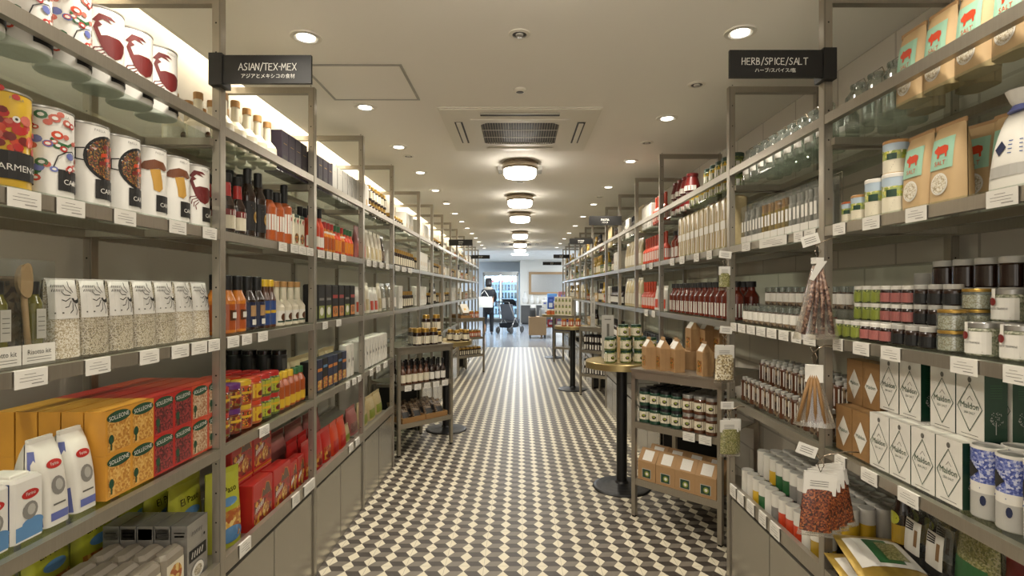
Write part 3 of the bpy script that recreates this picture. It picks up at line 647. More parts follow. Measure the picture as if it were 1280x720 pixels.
def blue_tube():
    R, H = .033, .165; sf = cyl(R)
    b = MB().lathe([(R*.96, 0, 'silver'), (R, .003, 'grey_light'), (R, H*.36, 'grey_light'), (R, H*.5, 'paper'), (R, H*.97, 'blue_print')], 20)
    b.poly(sf, [(-.034, H*.66), (-.012, H*.53), (.010, H*.66), (-.012, H*.79)], 'ink_dark', .0008, .006); b.ell(sf, .018, H*.26, .006, .012, 'blue_navy', .0008, 10, 1)
    b.line(sf, [(-.02, H*.43), (.012, H*.43)], .003, 'blue', .001)
    return Proto('salt_tube', 'tube', [('salt_tube', b), ('lid', MB().lathe([(R*1.03, H*.965, 'paper'), (R*1.03, H, 'paper'), (R*.92, H+.001, 'paper'), (R*.9, H-.003, 'grey_light'), (0, H-.003, 'silver')], 20))])
def clear_jar(R=.036, H=.15, lab=True, lite=False):
    b = MB().lathe([(R*.9, 0, 'glass_jar'), (R, .006, 'glass_jar'), (R, H*.72, 'glass_jar'), (R*.62, H*.86, 'glass_jar'), (R*.62, H*.92, 'glass_jar')], 16)
    st = MB().lathe([(R*.66, H*.92, 'glass_jar'), (R*.66, H*.97, 'glass_jar'), (R*.4, H, 'glass_jar')], 14)
    w = MB().tube([(-R*.8, 0, H*.72), (-R*.85, 0, H*.9), (-R*.5, 0, H*1.06), (R*.5, 0, H*1.06), (R*.85, 0, H*.9), (R*.8, 0, H*.72)], .0016, 'nickel', 5)
    p = [('glass_jar', b), ('stopper', st), ('wire_bail', w)]
    if lab: p.append(('paper_label', MB().rect(cyl(R+.0006), -R*.85, H*.2, R*.85, H*.46, 'tag_white', 5, 1, 0)))
    return Proto('glass_jar', 'jar', p, lite)
def tube_set(fill, cork):
    b = MB().box(-.028, .028, -.02, .02, 0, .17, 'acrylic'); t = MB()
    for s in (-1, 1): t.lathe([(.010, .006, fill), (.011, .01, fill), (.011, .115, fill), (.009, .12, cork), (.009, .15, cork)], 10, s*.0125, 0)
    st = MB().rect(front(-.02), -.028, 0, .028, .034, 'tag_white', 1, 1, .001)
    l = MB().rect(front(-.02), -.022, .055, -.004, .10, 'tag_white', 1, 1, .001).rect(front(-.02), .004, .055, .022, .10, 'tag_white', 1, 1, .001)
    return Proto('bottle_gift_box', 'gift box', [('bottle_gift_box', b), ('glass_tube', t), ('paper_strip', st), ('paper_label', l)])
def gable(w=.062, d=.085, h=.135, g=.05):
    b = MB(); p = [(-w/2, -d/2, 0), (w/2, -d/2, 0), (w/2, d/2, 0), (-w/2, d/2, 0), (-w/2, -d/2, h), (w/2, -d/2, h), (w/2, d/2, h), (-w/2, d/2, h), (0, -d/2+.012, h+g), (0, d/2-.012, h+g)]
    b.add(p, [(3, 2, 1, 0), (0, 1, 5, 4), (2, 3, 7, 6), (1, 2, 6, 5), (3, 0, 4, 7), (4, 5, 8), (6, 7, 9), (5, 6, 9, 8), (7, 4, 8, 9)], 'kraft')
    b.box(-.003, .003, -d/2+.012, d/2-.012, h+g-.004, h+g+.012, 'kraft')
    b.line(front(-d/2), [(0, h), (0, .01)], .001, 'kraft_dark')
    def slope(s): return lambda u, v, o: (s*(w/2*(1-v))+s*o, u, h+g*v+o)
    l = MB()
    for s in (-1, 1): l.rect(slope(s), -d*.36, .08, d*.36, .92, 'tag_white', 1, 1, .001)
    win = MB()
    for sf in (sideL(-w/2), sideR(w/2)): win.rect(sf, -.024, .02, .024, .085, 'salad', 1, 1, .0008)
    return Proto('kraft_gable_box', 'box', [('kraft_gable_box', b), ('paper_label', l, 'white label on the sloped top'), ('side_window', win)])
def kraft_bag():
    w, d, h = .135, .09, .20; b = MB(); p = [(-w/2, -d/2, 0), (w/2, -d/2, 0), (w/2, d/2, 0), (-w/2, d/2, 0), (-w/2, -d/2, h*.62), (w/2, -d/2, h*.62), (w/2, d/2, h*.62), (-w/2, d/2, h*.62), (-w/2, .01, h), (w/2, .01, h), (w/2, .018, h), (-w/2, .018, h)]
    b.add(p, [(3, 2, 1, 0), (0, 1, 5, 4), (1, 2, 6, 5), (2, 3, 7, 6), (3, 0, 4, 7), (4, 5, 9, 8), (6, 7, 11, 10), (5, 6, 10, 9), (7, 4, 8, 11), (8, 9, 10, 11)], 'kraft')
    sl = lambda u, v, o: (u, -d/2+(d/2+.01)*v-o, h*.62+h*.38*v)
    l = MB().rect(sl, -.036, .12, .036, .88, 'tag_white', 1, 1, .0012)
    for q in range(4): l.line(sl, [(-.022, .3+q*.12), (.024, .3+q*.12)], .012*.12, 'ink', .002)
    wn = MB().rect(front(-d/2), -.034, .018, .034, .078, 'grey_light', 1, 1, .0006).rect(front(-d/2), -.030, .020, .030, .074, 'green_dark', 1, 1, .0012).ell(front(-d/2), .004, .046, .018, .018, 'lime', .0018, 14, 1).ell(front(-d/2), .004, .046, .010, .010, 'paper', .0024, 10, 1)
    return Proto('kraft_bag', 'bag', [('kraft_bag', b), ('paper_label', l), ('window', wn)])
def hang_bag(cont, w, h, t, hd=.055, deco=True):
    """clear bag with folded white header card, hung at its top: origin at the hole"""
    b, sf = pouch(w, h, t, cont, 8, 8, 4); b.xf(Matrix.Translation((0, 0, -h-hd*.6)))
    cl = lambda u, v, o: sf(u, v+h+hd*.6, o) if 0 else None
    c, s2 = pouch(w*1.12, h*.16, .006, 'cello', 6, 2); c.xf(Matrix.Translation((0, 0, -h-hd*.6-.016)))
    k = MB().box(-w*.5, w*.5, -.004, -.0032, -hd, 0, 'tag_white').box(-w*.5, w*.5, .0032, .004, -hd, 0, 'tag_white').box(-w*.5, w*.5, -.004, .004, -.0008, 0, 'tag_white')
    if deco:
        for q in range(3): k.line(front(-.004), [(-w*.3, -hd*.4-q*.007), (w*.25, -hd*.4-q*.007)], .0016, 'ink')
    return Proto('hanging_packet', 'packet', [('hanging_packet', b), ('clear_edge', c), ('header_card', k, 'folded white header card')])
def stick_bundle(m='stick', hw=1, name='dried_stick_bundle'):
    b = MB(); rnd = random.Random(2)
    for k in range(11):
        a = -.55+.10*k; x = .085*sin(a)*1.3; y = .022*((k % 3)-1)
        b.tube([(x*.15, y*.3, -.03), (x*.6, y, -.13), (x*1.05, y, -.245)], .0075, m, 6)
    c, s = pouch(.13, .25, .05, 'cello', 8, 8); c.xf(Matrix.Translation((0, 0, -.262)))
    for i, p in enumerate(c.v): c.v[i] = (p[0]*(1.25-max(0, (p[2]+.262)/.25)*1.05), p[1]*(1.2-.8*(p[2]+.262)/.25), p[2])
    h = MB().box(-.034, .034, -.016, .016, -.075, -.004, 'tag_white') if hw > 1 else MB().add([(-.012, -.02, -.012), (.02, -.02, -.012), (-.028, -.024, -.075), (-.044, -.024, -.07)], [(0, 3, 2, 1)], 'tag_white').box(-.014, .014, -.012, .012, -.02, 0, 'tag_white')
    return Proto(name, 'bundle', [(name, b), ('clear_wrap', c), ('paper_strip', h)])
def snack_bag(w, h, t, m, pic, word=None, wordm='brown_dark', band=None):
    b, sf = pouch(w, h, t, m, 12, 9, 3.2); b.rect(sf, -w*.38, h*.10, w*.40, h*.50, pic, 6, 5, .0016)
    if band: b.ell(sf, w*.05, h*.17, w*.36, h*.11, band, .0024, 16, 2); b.ell(sf, w*.02, h*.62, w*.26, h*.06, band, .0018, 14, 1)
    if word: b.text(sf, word, 0, h*.74, w*.15, wordm, .0024, .95, .06)
    s = MB().box(-w*.47, w*.47, -.0025, .0025, h-.006, h+.018, m)
    return Proto('snack_bag', 'bag', [('snack_bag', b), ('sealed_top', s)])
def salt_bag():
    b, sf = pouch(.135, .185, .10, 'paper', 12, 9, 3, .45); b.rect(sf, -.04, .03, .05, .055, 'grey_light', 6, 1, .0012); b.poly(sf, [(-.03, .095), (-.012, .078), (.006, .095), (-.012, .112)], 'blue_navy', .0016)
    for q in range(4): b.line(sf, [(.012, .108-q*.009), (.044, .106-q*.009)], .0022, 'blue', .0014)
    t = MB().lathe([(.030, .176, 'paper'), (.020, .19, 'lavender'), (.026, .20, 'paper'), (.034, .222, 'paper')], 12, cap1=True); return Proto('salt_bag', 'bag', [('salt_bag', b), ('tied_top', t)])
def noodle_box(w, h, d, word):
    b = MB().cbox(-w/2, w/2, -d/2, d/2, 0, h, 'red', .003); s = front(-d/2)
    b.rect(s, -w*.44, h*.10, w*.46, h*.62, 'noodle_print', 1, 1, .0006); b.poly(s, [(-w*.1, h*.62), (-w*.02, h*.8), (w*.06, h*.74), (w*.14, h*.9), (w*.3, h*.86), (w*.42, h*.62)], 'brown', .0008)
    b.line(s, [(-w*.1, h*.62), (-w*.02, h*.8), (w*.06, h*.74), (w*.14, h*.9), (w*.3, h*.86), (w*.42, h*.62)], .004, 'orange', .0012); b.rect(s, -w/2+.002, 0.002, w/2-.002, .010, 'orange', 1, 1, .001)
    b.ell(s, w*.12, h*.3, w*.16, h*.16, 'chips', .0012, 14, 1); [b.line(s, [(w*(-.38+.06*k), h*(.36+.018*k)), (w*(-.36+.06*k), h*(.46+.018*k))], .005, 'paper', .0014) for k in range(7)]
    return Proto('dinner_kit_box', 'box', [('dinner_kit_box', b)])
P = {}
for k in ('crab', 'mushroom', 'pan', 'veg', 'yellow'): P['tin_'+k] = tin(k)
P['rice'] = rice_bag(0); P['rice2'] = rice_bag(1); P['kit'] = kit_box()
for k, m, pic in (('yel', 'yellow_box', 'beans_yellow'), ('red', 'red', 'beans_red'), ('org', 'red_orange', 'beans_white')): P['sol_'+k] = carton('bean_carton', 'carton', .0895, .054, .113, m, d_solleone(pic))
P['maldon'] = carton('salt_carton', 'carton', .084, .056, .160, 'paper', d_maldon, 'green_dark'); P['maldon_b'] = carton('salt_carton', 'carton', .085, .052, .147, 'wood', d_maldon_brown)
P['flour_brick'] = flour('brick'); P['flour_bag'] = flour('bag')
def d_grain(b, s, w, h):
    b.rect(s, -w*.42, h*.42, w*.42, h*.60, 'ink_dark'); [b.line(s, [(w*(-.3+.12*k), h*.47), (w*(-.25+.12*k), h*.55)], .004, 'paper', .0014) for k in range(5)]; b.ell(s, 0, h*.24, w*.33, w*.27, 'grey', .0008, 18, 1); b.ell(s, 0, h*.24, w*.29, w*.23, 'paper', .0012, 18, 1); b.ell(s, 0, h*.24, w*.2, w*.15, 'rice_dark', .0016, 14, 1)
    [b.line(s, [(w*(-.3+.09*k), h*.81), (w*(-.26+.09*k), h*.86)], .003, 'ink', .0012) for k in range(6)]; b.ell(s, w*.32, h*.72, .005, .005, 'ink_dark', .001, 8, 1)
    for k in range(3): b.line(sideL(-w/2), [(-.016, h*(.90)), (.016, h*.90)], .003, 'ink_dark'); b.line(sideL(-w/2), [(-.014, h*.85), (.014, h*.85)], .005, 'ink'); b.rect(sideL(-w/2), -.022, h*.80, .022, h*.96, 'silver', 1, 1, .0003)
P['grain'] = carton('grain_carton', 'carton', .112, .05, .215, 'silver', d_grain)
def d_pack(b, s, w, h): b.rect(s, -w*.4, h*.2, w*.4, h*.8, 'cream'); b.ell(s, 0, h*.55, w*.3, h*.2, 'chips', .001, 14, 1); b.rect(s, -w/2, 0, w/2, h*.06, 'yellow_box', 1, 1, .001)
P['pack'] = carton('foil_pack', 'pack', .105, .05, .165, 'taupe', d_pack, None, .012)
P['black_box'] = carton('black_gift_box', 'box', .068, .08, .187, 'purple_dark', lambda b, s, w, h: (b.rect(s, -w*.3, h*.3, w*.3, h*.42, 'grey_dark'), b.line(s, [(-w*.25, h*.7), (w*.25, h*.7)], .002, 'gold')), None, .002)
P['plum_box'] = carton('plum_gift_box', 'box', .072, .08, .18, 'purple_dark', lambda b, s, w, h: (b.rect(s, -w*.36, h*.12, w*.36, h*.6, 'purple_dark'), b.line(s, [(-w*.2, h*.75), (w*.2, h*.75)], .004, 'gold'), b.rect(s, -w*.2, h*.2, w*.2, h*.45, 'grey_dark', 1, 1, .001)), None, .002)
P['grey_book'] = carton('grey_slipcase', 'box', .085, .11, .19, 'grey_light', lambda b, s, w, h: b.line(s, [(-w*.2, h*.8), (w*.2, h*.8)], .002, 'grey'), 'grey', .003)
P['white_box'] = carton('white_box', 'box', .10, .10, .20, 'paper', lambda b, s, w, h: (b.rect(s, -w*.2, h*.3, w*.1, h*.5, 'gold', 1, 1), b.line(s, [(-w*.3, h*.15), (w*.3, h*.15)], .003, 'grey')), None, .003)
P['kraft_box'] = carton('kraft_box', 'box', .12, .10, .12, 'kraft_light', lambda b, s, w, h: b.rect(s, -w*.3, h*.3, w*.3, h*.7, 'paper'), None, .003)
P['cream_bottle'] = bottle('dressing_bottle', .038, .20, .42, .014, 'cream', 'tan_cap', .026, 'paper', (.08, .34), deco=lambda l, sf, R, H: (l.ell(sf, 0, H*.2, R*.5, R*.45, 'brown', .0008, 12, 1), l.rect(sf, -R*.9, H*.085, R*.9, H*.12, 'green_dark', 6, 1, .0006)), capr=.0165)
P['red_sauce'] = bottle('sauce_bottle', .030, .225, .46, .0145, 'brown_dark', 'dark', .035, 'cream', (.08, .40), neck='red', deco=lambda l, sf, R, H: (l.rect(sf, -R*1.4, H*.30, R*1.4, H*.40, 'red_dark', 8, 1, .0006), [l.line(sf, [(R*(-.6+.4*k), H*.31), (R*(-.6+.4*k), H*.38)], .003, 'paper', .0012) for k in range(4)]))
P['dark_sauce'] = bottle('sauce_bottle', .031, .275, .60, .0135, 'brown_dark', 'black', .06, 'dark', (.10, .52), deco=lambda l, sf, R, H: (l.ell(sf, R*.2, H*.3, R*.5, R*.75, 'gold', .0008, 14, 1), l.line(sf, [(-R*.6, H*.46), (R*.9, H*.46)], .004, 'gold', .0008), l.line(sf, [(-R*.4, H*.42), (R*.7, H*.42)], .003, 'gold', .0008)))
P['orange_sauce'] = bottle('sauce_bottle', .034, .225, .66, .017, 'orange_deep', 'black', .045, 'paper', (.22, .52), deco=lines_deco, lw=2.4, capr=.02)
P['tall_sauce'] = bottle('sauce_bottle', .034, .275, .62, .0135, 'orange_deep', 'black', .085, 'paper', (.18, .50), deco=lambda l, sf, R, H: (l.rect(sf, -R*.1, H*.40, R*.7, H*.46, 'red', 4, 1, .0006), lines_deco(l, sf, R, H)), lw=2.4)
P['orange_bottle'] = bottle('sauce_bottle', .032, .215, .56, .016, 'orange', 'black', .055, 'orange_deep', (.06, .50), deco=lambda l, sf, R, H: (l.rect(sf, -R*.7, H*.22, R*.7, H*.40, 'brown', 6, 1, .0006), l.rect(sf, -R*.4, H*.26, R*.4, H*.36, 'paper', 4, 1, .0012)), capr=.019)
P['blue_bottle'] = bottle('sauce_bottle', .032, .215, .56, .016, 'brown_dark', 'black', .055, 'blue_navy', (.06, .52), deco=lambda l, sf, R, H: (l.rect(sf, -R*.7, H*.26, R*.7, H*.46, 'kraft', 6, 1, .0006), l.rect(sf, -R*.5, H*.10, R*.5, H*.2, 'paper', 4, 1, .0006)), capr=.019)
P['blue2_bottle'] = bottle('sauce_bottle', .024, .205, .58, .013, 'brown', 'yellow', .03, 'blue', (.06, .56), deco=lambda l, sf, R, H: l.rect(sf, -R, H*.3, R, H*.36, 'yellow', 5, 1, .0006))
P['sriracha'] = bottle('sauce_bottle', .026, .225, .55, .012, 'red_orange', 'black', .05, 'paper', (.08, .32))
P['hot_red'] = bottle('hot_sauce_bottle', .024, .165, .52, .012, 'orange', 'red', .035, 'orange_deep', (.1, .5), deco=lambda l, sf, R, H: l.rect(sf, -R*1.4, H*.62, R*1.4, H*.68, 'paper', 5, 1, .0004))
P['hot_green'] = bottle('hot_sauce_bottle', .024, .165, .52, .012, 'red_orange', 'green', .035, 'orange', (.1, .5))
P['spice_pack'] = carton('seasoning_pack', 'pack', .06, .03, .15, 'cream', lambda b, s, w, h: (b.ell(s, 0, h*.25, w*.35, h*.16, 'salad', .0008, 14, 1), b.poly(s, [(-w*.5, h*.8), (-w*.2, h*.9), (-w*.3, h*.7)], 'green'), b.poly(s, [(0, h*.8), (w*.3, h*.9), (w*.2, h*.68)], 'red'), b.rect(s, -w*.4, h*.9, w*.4, h, 'green_dark')), None, .006)
for k, lid, body, lab in (('j_red', 'red', 'sauce_red', 'salad'), ('j_pur', 'purple', 'sauce_red', 'salad'), ('j_yel', 'yellow', 'orange_deep', 'paella'), ('j_org', 'red_orange', 'orange_deep', 'yellow'), ('j_grn', 'red', 'pickle', 'yellow_green')):
    P[k] = jar('salsa_jar', .039, .092, body, lid, .018, lab, (.12, .72), deco=lambda l, sf, R, H: (l.rect(sf, -R, H*.46, R, H*.56, 'yellow', 6, 1, .0006), l.ell(sf, 0, H*.3, R*.5, H*.12, 'red_dark', .0008, 12, 1)))
P['taco_y'] = bottle('taco_sauce_bottle', .028, .165, .62, .014, 'orange_deep', 'yellow', .03, 'yellow', (.06, .3), capr=.018); P['taco_g'] = bottle('taco_sauce_bottle', .028, .165, .62, .014, 'orange_deep', 'green', .03, 'yellow', (.06, .3), capr=.018)
P['black_can'] = jar('black_canister', .034, .25, 'black', 'black_gloss', .02, 'grey_dark', (.1, .85), deco=None, lw=.8, cat='canister')
P['paso'] = snack_bag(.16, .27, .07, 'yellow_green', 'chips', 'El Paso', 'brown_dark', 'blue_light')
P['noodle'] = noodle_box(.17, .185, .06, 'Dinner'); P['noodle_s'] = noodle_box(.08, .16, .05, 'Taco')
P['red_bag'] = snack_bag(.13, .17, .05, 'red', 'noodle_print'); P['redo_bag'] = snack_bag(.13, .17, .06, 'red_orange', 'red')
P['dark_pouch'] = carton('sauce_pouch', 'pouch', .10, .04, .19, 'dark', lambda b, s, w, h: (b.rect(s, -w*.4, h*.05, w*.4, h*.4, 'lime'), b.ell(s, 0, h*.24, w*.28, h*.12, 'paper', .001, 12, 1), b.rect(s, -w*.35, h*.55, w*.35, h*.62, 'grey')), None, .006)
P['dark_pouch2'] = carton('sauce_pouch', 'pouch', .10, .04, .19, 'dark', lambda b, s, w, h: (b.rect(s, -w*.4, h*.05, w*.4, h*.36, 'orange'), b.ell(s, 0, h*.22, w*.28, h*.12, 'paella', .001, 12, 1), b.rect(s, -w*.4, h*.6, w*.4, h*.7, 'red')), None, .006)
P['navy_box'] = carton('noodle_box', 'box', .075, .06, .17, 'blue_navy', lambda b, s, w, h: (b.rect(s, -w*.4, h*.06, w*.4, h*.35, 'chips'), b.rect(s, -w*.4, h*.62, w*.4, h*.72, 'orange')), None, .002)
P['dark_box'] = carton('noodle_box', 'box', .075, .06, .17, 'dark', lambda b, s, w, h: (b.rect(s, -w*.4, h*.06, w*.4, h*.4, 'paella'), b.rect(s, -w*.4, h*.7, w*.4, h*.78, 'blue_light')), None, .002)
P['clear_pack'] = snack_bag(.13, .16, .07, 'pasta', 'cello'); P['clear_flat'] = snack_bag(.15, .20, .05, 'cello', 'paper')
P['vermi'] = snack_bag(.20, .16, .08, 'pink', 'cello'); P['vermi_g'] = snack_bag(.20, .16, .08, 'pasta', 'lime')
P['white_pack'] = carton('white_pack', 'pack', .07, .05, .20, 'paper', lambda b, s, w, h: (b.line(s, [(-w*.2, h*.3), (-w*.2, h*.75)], .004, 'ink'), b.ell(s, w*.15, h*.5, .008, .012, 'ink_dark', .0008, 8, 1)), None, .006)
P['pink_bag'] = snack_bag(.11, .20, .05, 'pink', 'blush'); P['yel_bag'] = snack_bag(.11, .20, .05, 'cream', 'pasta'); P['red_pack'] = snack_bag(.11, .17, .05, 'paper', 'red_orange'); P['dark_bag'] = snack_bag(.12, .20, .06, 'brown_dark', 'packet_brown')
P['pasta_bag'] = snack_bag(.12, .24, .06, 'pasta', 'cream'); P['salt_bag'] = salt_bag(); P['green_bag'] = snack_bag(.15, .22, .07, 'herb', 'green'); P['maroon_bag'] = snack_bag(.16, .17, .06, 'red_dark', 'red_dark')
# small lidded jars, near ones with parts
lidw = 'paper'
P['mini_green'] = jar('mustard_jar', .0225, .054, 'pickle', lidw, .012, 'lime', (.08, .62), lw=1.6); P['mini_pink'] = jar('mustard_jar', .0225, .054, 'brown_dark', lidw, .012, 'pink', (.08, .6), lw=1.6)
P['mini_black'] = jar('mustard_jar', .0235, .056, 'brown_dark', 'grey_light', .013, 'black', (.05, .55), lw=1.8, deco=lambda l, sf, R, H: l.ell(sf, -R*.6, H*.14, .003, .003, 'paper', .001, 6, 1))
P['gold_clear'] = jar('salt_jar', .033, .052, 'glass_jar', 'gold', .008, None, extra=[('salt_fill', MB().lathe([(.030, .002, 'rice'), (.030, .036, 'rice'), (0, .038, 'rice')], 16))])
def seal_extra(R, H):
    sf = cyl(R+.001); s = MB().rect(sf, -R*.26, H*.62, R*.02, H*1.0, 'paper', 2, 2, .002); s.ell(sf, -R*.12, H*.60, R*.22, R*.26, 'red_dark', .004, 14, 1)
    return [('paper_seal', s, 'white paper strip with red seal')]
P['seal'] = jar('herb_jar', .037, .078, 'herb_salt', 'silver', .013, 'tag_white', (.06, .72), lw=1.25, deco=lambda l, sf, R, H: (l.text(sf, "SALE DI TRAPANI", R*.1, H*.36, .0052, 'ink_dark', .001, .75), l.line(sf, [(-R*.8, H*.12), (R*.8, H*.12)], .0012, 'ink', .001)), extra=seal_extra(.037, .078))
P['dark_jar'] = jar('pickle_jar', .034, .08, 'brown_dark', 'grey_light', .018, None); P['rear_bottle'] = jar('seasoning_bottle', .026, .16, 'grey_dark', 'grey_light', .03, 'grey', (.2, .5), lw=1.5)
P['salt_pouch'] = kraft_pouch(); P['can_s'] = canister(.026, .07, 'orange_deep'); P['can_m'] = canister(.029, .082, 'tan_cap'); P['can_l'] = canister(.037, .118, 'paper')
P['blue_tube'] = blue_tube(); P['clear_jar'] = clear_jar(); P['clear_big'] = clear_jar(.042, .16, False)
P['set_oil'] = tube_set('oil_gold', 'tan_cap'); P['set_grey'] = tube_set('grey_light', 'grey_light')
P['spice_jar'] = jar('spice_jar', .0235, .082, 'packet_brown', 'glass_jar', .022, 'tag_white', (.20, .66), deco=lines_deco, seg=14, lidr=1.05); P['spice_pale'] = jar('spice_jar', .0235, .082, 'pink', 'glass_jar', .022, 'tag_white', (.20, .66), deco=lines_deco, seg=14, lidr=1.05)
P['vial'] = jar('spice_vial', .0205, .112, 'packet_brown', 'grey_light', .014, 'tag_white', (.20, .76), deco=lines_deco, seg=12, lw=2.9, lidr=.7); P['vial2'] = jar('spice_vial', .0205, .112, 'brown', 'grey_light', .014, 'tag_white', (.20, .76), deco=lines_deco, seg=12, lw=2.9, lidr=.7)
for k, m in (('sc_white', 'paper'), ('sc_yel', 'yellow'), ('sc_grn', 'green'), ('sc_blu', 'grey'), ('sc_red', 'red_orange'), ('sc_brn', 'oil_gold')):
    b = MB().lathe([(.026, 0, m), (.0275, .003, m), (.0275, .062, m), (.0275, .105, 'paper')], 14); P[k] = Proto('spice_can', 'can', [('spice_can', b), ('lid', MB().lathe([(.028, .105, 'grey_light'), (.028, .115, 'paper'), (.025, .117, 'grey_light')], 14))])
P['brown_bottle'] = bottle('seasoning_bottle', .03, .20, .62, .018, 'brown_dark', 'dark', .03, 'oil_gold', (.15, .45), deco=lambda l, sf, R, H: l.ell(sf, 0, H*.55, R*.7, R*.7, 'yellow_green', .001, 14, 1))
def white_refill():
    b, sf = pouch(.095, .17, .05, 'acrylic', 10, 8, 5); b.rect(sf, -.036, .03, .036, .13, 'paper', 6, 5, .0016); b.rect(sf, .012, .055, .026, .105, 'kraft_dark', 2, 3, .0022)
    for q in range(4): b.line(sf, [(-.03, .098+q*.008), (.004, .102+q*.006)], .005, 'ink_dark', .0024)
    b.rect(sf, -.046, .002, .046, .03, 'ink_dark', 6, 2, .0018); return Proto('salt_refill_pouch', 'pouch', [('salt_refill_pouch', b)])
P['refill'] = white_refill()
def gold_pouch():
    b, sf = pouch(.20, .30, .06, 'gold_foil', 12, 10, 3); b.rect(sf, -.085, .06, .085, .25, 'paper', 6, 6, .002); b.rect(sf, -.03, .08, .04, .24, 'green', 4, 5, .003); b.rect(sf, .0, .10, .06, .22, 'herb', 4, 5, .0036); return Proto('gold_foil_pouch', 'pouch', [('gold_foil_pouch', b)])
P['gold_pouch'] = gold_pouch()
P['gable'] = gable(); P['kraft_bag'] = kraft_bag(); P['olive_jar'] = jar('preserve_jar', .038, .088, 'pickle', 'green_dark', .016, 'cream', (.14, .74), deco=d_olive); P['olive_dark'] = jar('preserve_jar', .036, .105, 'green_dark', 'black', .018, 'cream', (.2, .66), deco=d_olive)
P['olive_tan'] = jar('preserve_jar', .036, .105, 'brown', 'silver', .018, 'cream', (.2, .66), deco=d_olive); P['honey'] = jar('honey_jar', .04, .15, 'brown_dark', 'gold', .035, 'cream', (.1, .55), deco=lines_deco, lidr=.85); P['honey_s'] = jar('honey_jar', .037, .11, 'brown_dark', 'gold', .03, 'cream', (.14, .6), deco=lines_deco, lidr=.85)
P['dark_wine'] = bottle('vinegar_bottle', .026, .20, .5, .011, 'brown_dark', 'black', .05, 'tag_white', (.1, .42), deco=lines_deco, lw=1.4); P['amber'] = bottle('vinegar_bottle', .028, .195, .52, .012, 'brown', 'brown_dark', .03, 'cream', (.1, .45), deco=lines_deco)
P['pasta_pack'] = carton('pasta_pack', 'pack', .055, .07, .24, 'pasta', lambda b, s, w, h: (b.rect(s, -w*.5, h*.38, w*.5, h*.55, 'paper'), [b.line(s, [(w*(-.4+.2*k), h*(.57+.02*(k % 2))), (w*(-.34+.2*k), h*(.94-.05*(k % 3)))], .006, ('cream', 'kraft_light', 'oil_gold', 'white', 'cream')[k]) for k in range(5)], [b.line(s, [(w*(-.38+.2*k), h*.04), (w*(-.3+.2*k), h*.36)], .006, ('kraft_light', 'white', 'cream', 'oil_gold', 'white')[k]) for k in range(5)]), None, .01)
P['tomato'] = bottle('tomato_bottle', .04, .20, .6, .018, 'sauce_red', 'dark', .03, 'tag_white', (.08, .42), deco=lines_deco, lw=2.6, capr=.024); P['passata'] = bottle('passata_bottle', .033, .225, .45, .010, 'red_orange', 'red_orange', .035, 'paper', (.12, .42), deco=lines_deco, lw=2.6)
P['yellow_jar'] = jar('artichoke_jar', .042, .09, 'pickle', 'green_dark', .02, 'paper', (.1, .5), deco=lambda l, sf, R, H: [l.poly(sf, [(-R+k*R*.7, H*.5), (-R*.7+k*R*.7, H*.72), (-R*.4+k*R*.7, H*.5)], 'yellow', .0012) for k in range(3)], lw=2.4); P['clay_jar'] = Proto('tomato_jar', 'jar', [('tomato_jar', MB().lathe([(.044, 0, 'red_dark'), (.050, .006, 'red_dark'), (.050, .034, 'red_dark'), (.034, .094, 'red_dark'), (.036, .098, 'red_dark')], 18)), ('lid', MB().lathe([(.038, .098, 'red_dark'), (.038, .116, 'red_dark'), (.030, .118, 'red_dark')], 18)), ('paper_label', MB().rect(cyl(.0508), -.09, .004, .09, .036, 'paper', 8, 1, 0))])
P['blue_basket'] = carton('navy_crate', 'crate', .25, .2, .12, 'blue_navy', None, None, .006)
# ---------------------------------------------------------------- stocking the shelves
def stock(side, b, sh, key, desc, ds, dx=.06, dz=0, layers=1, lh=0, mid='', rz=0, sc=1, jit=.03, tilt=0):
    """a row along the aisle at depths ds; dx = how far the middle sits behind the rail"""
    X = (XL if side < 0 else XR)+.028+dx; z0 = zstand(side, b, sh)+.0004
    if b in (LLONG if side < 0 else RLONG) and sh > 2: return
    wh = '%s shelf, %s' % (SHN[sh], bayname(side, b))
    keys = key if isinstance(key, (list, tuple)) else [key]*len(ds); des = desc if isinstance(desc, (list, tuple)) else [desc]*len(ds)
    for l in range(layers):
        for d, k, e in zip(ds, keys, des):
            o = P[k].put((side*X, d, z0+dz+l*lh), (pi/2 if side < 0 else -pi/2)+rz+random.uniform(-jit, jit), sc, tilt)
            m = mid or ('' if layers == 1 else ('lower layer' if l == 0 else 'upper layer' if l == layers-1 else 'middle layer'))
            note(o, e, wh, m)
def ls(a, b, n): return [a+(b-a)*i/max(1, n-1) for i in range(n)]
def rng(a, p, n): return [a+p*i for i in range(n)]
L, R = -1, 1
# ---- nearest left bay
TD = [1.146+.1125*i for i in range(7)]
stock(L, 0, 0, ['tin_veg', 'tin_veg', 'tin_veg', 'tin_crab', 'tin_crab', 'tin_crab'], ['white vegetable print tin']*3+['white red crab print tin']*3, [1.085+.1125*i for i in range(6)], .057, jit=.05)
stock(L, 0, 1, ['tin_yellow', 'tin_veg', 'tin_pan', 'tin_pan', 'tin_mushroom', 'tin_mushroom', 'tin_crab'], ['yellow cartoonish red splash tin', 'white vegetable print tin', 'white tin with black rice pan', 'white tin with black rice pan', 'white brown mushroom print tin', 'white brown mushroom print tin', 'white red crab print tin'], TD, .057, jit=.05)
stock(L, 0, 2, 'kit', 'clear boxed kit with wooden spoon', [1.112, 1.196], .05, jit=0)
stock(L, 0, 2, ['rice', 'rice2', 'rice2', 'rice2', 'rice2', 'rice', 'rice'], ['clear pale rice bag']+['clear grey rice mix bag']*4+['clear pale rice bag']*2, [1.285+.0915*i for i in range(7)], .045, jit=.03, sc=(.92, 1, 1))
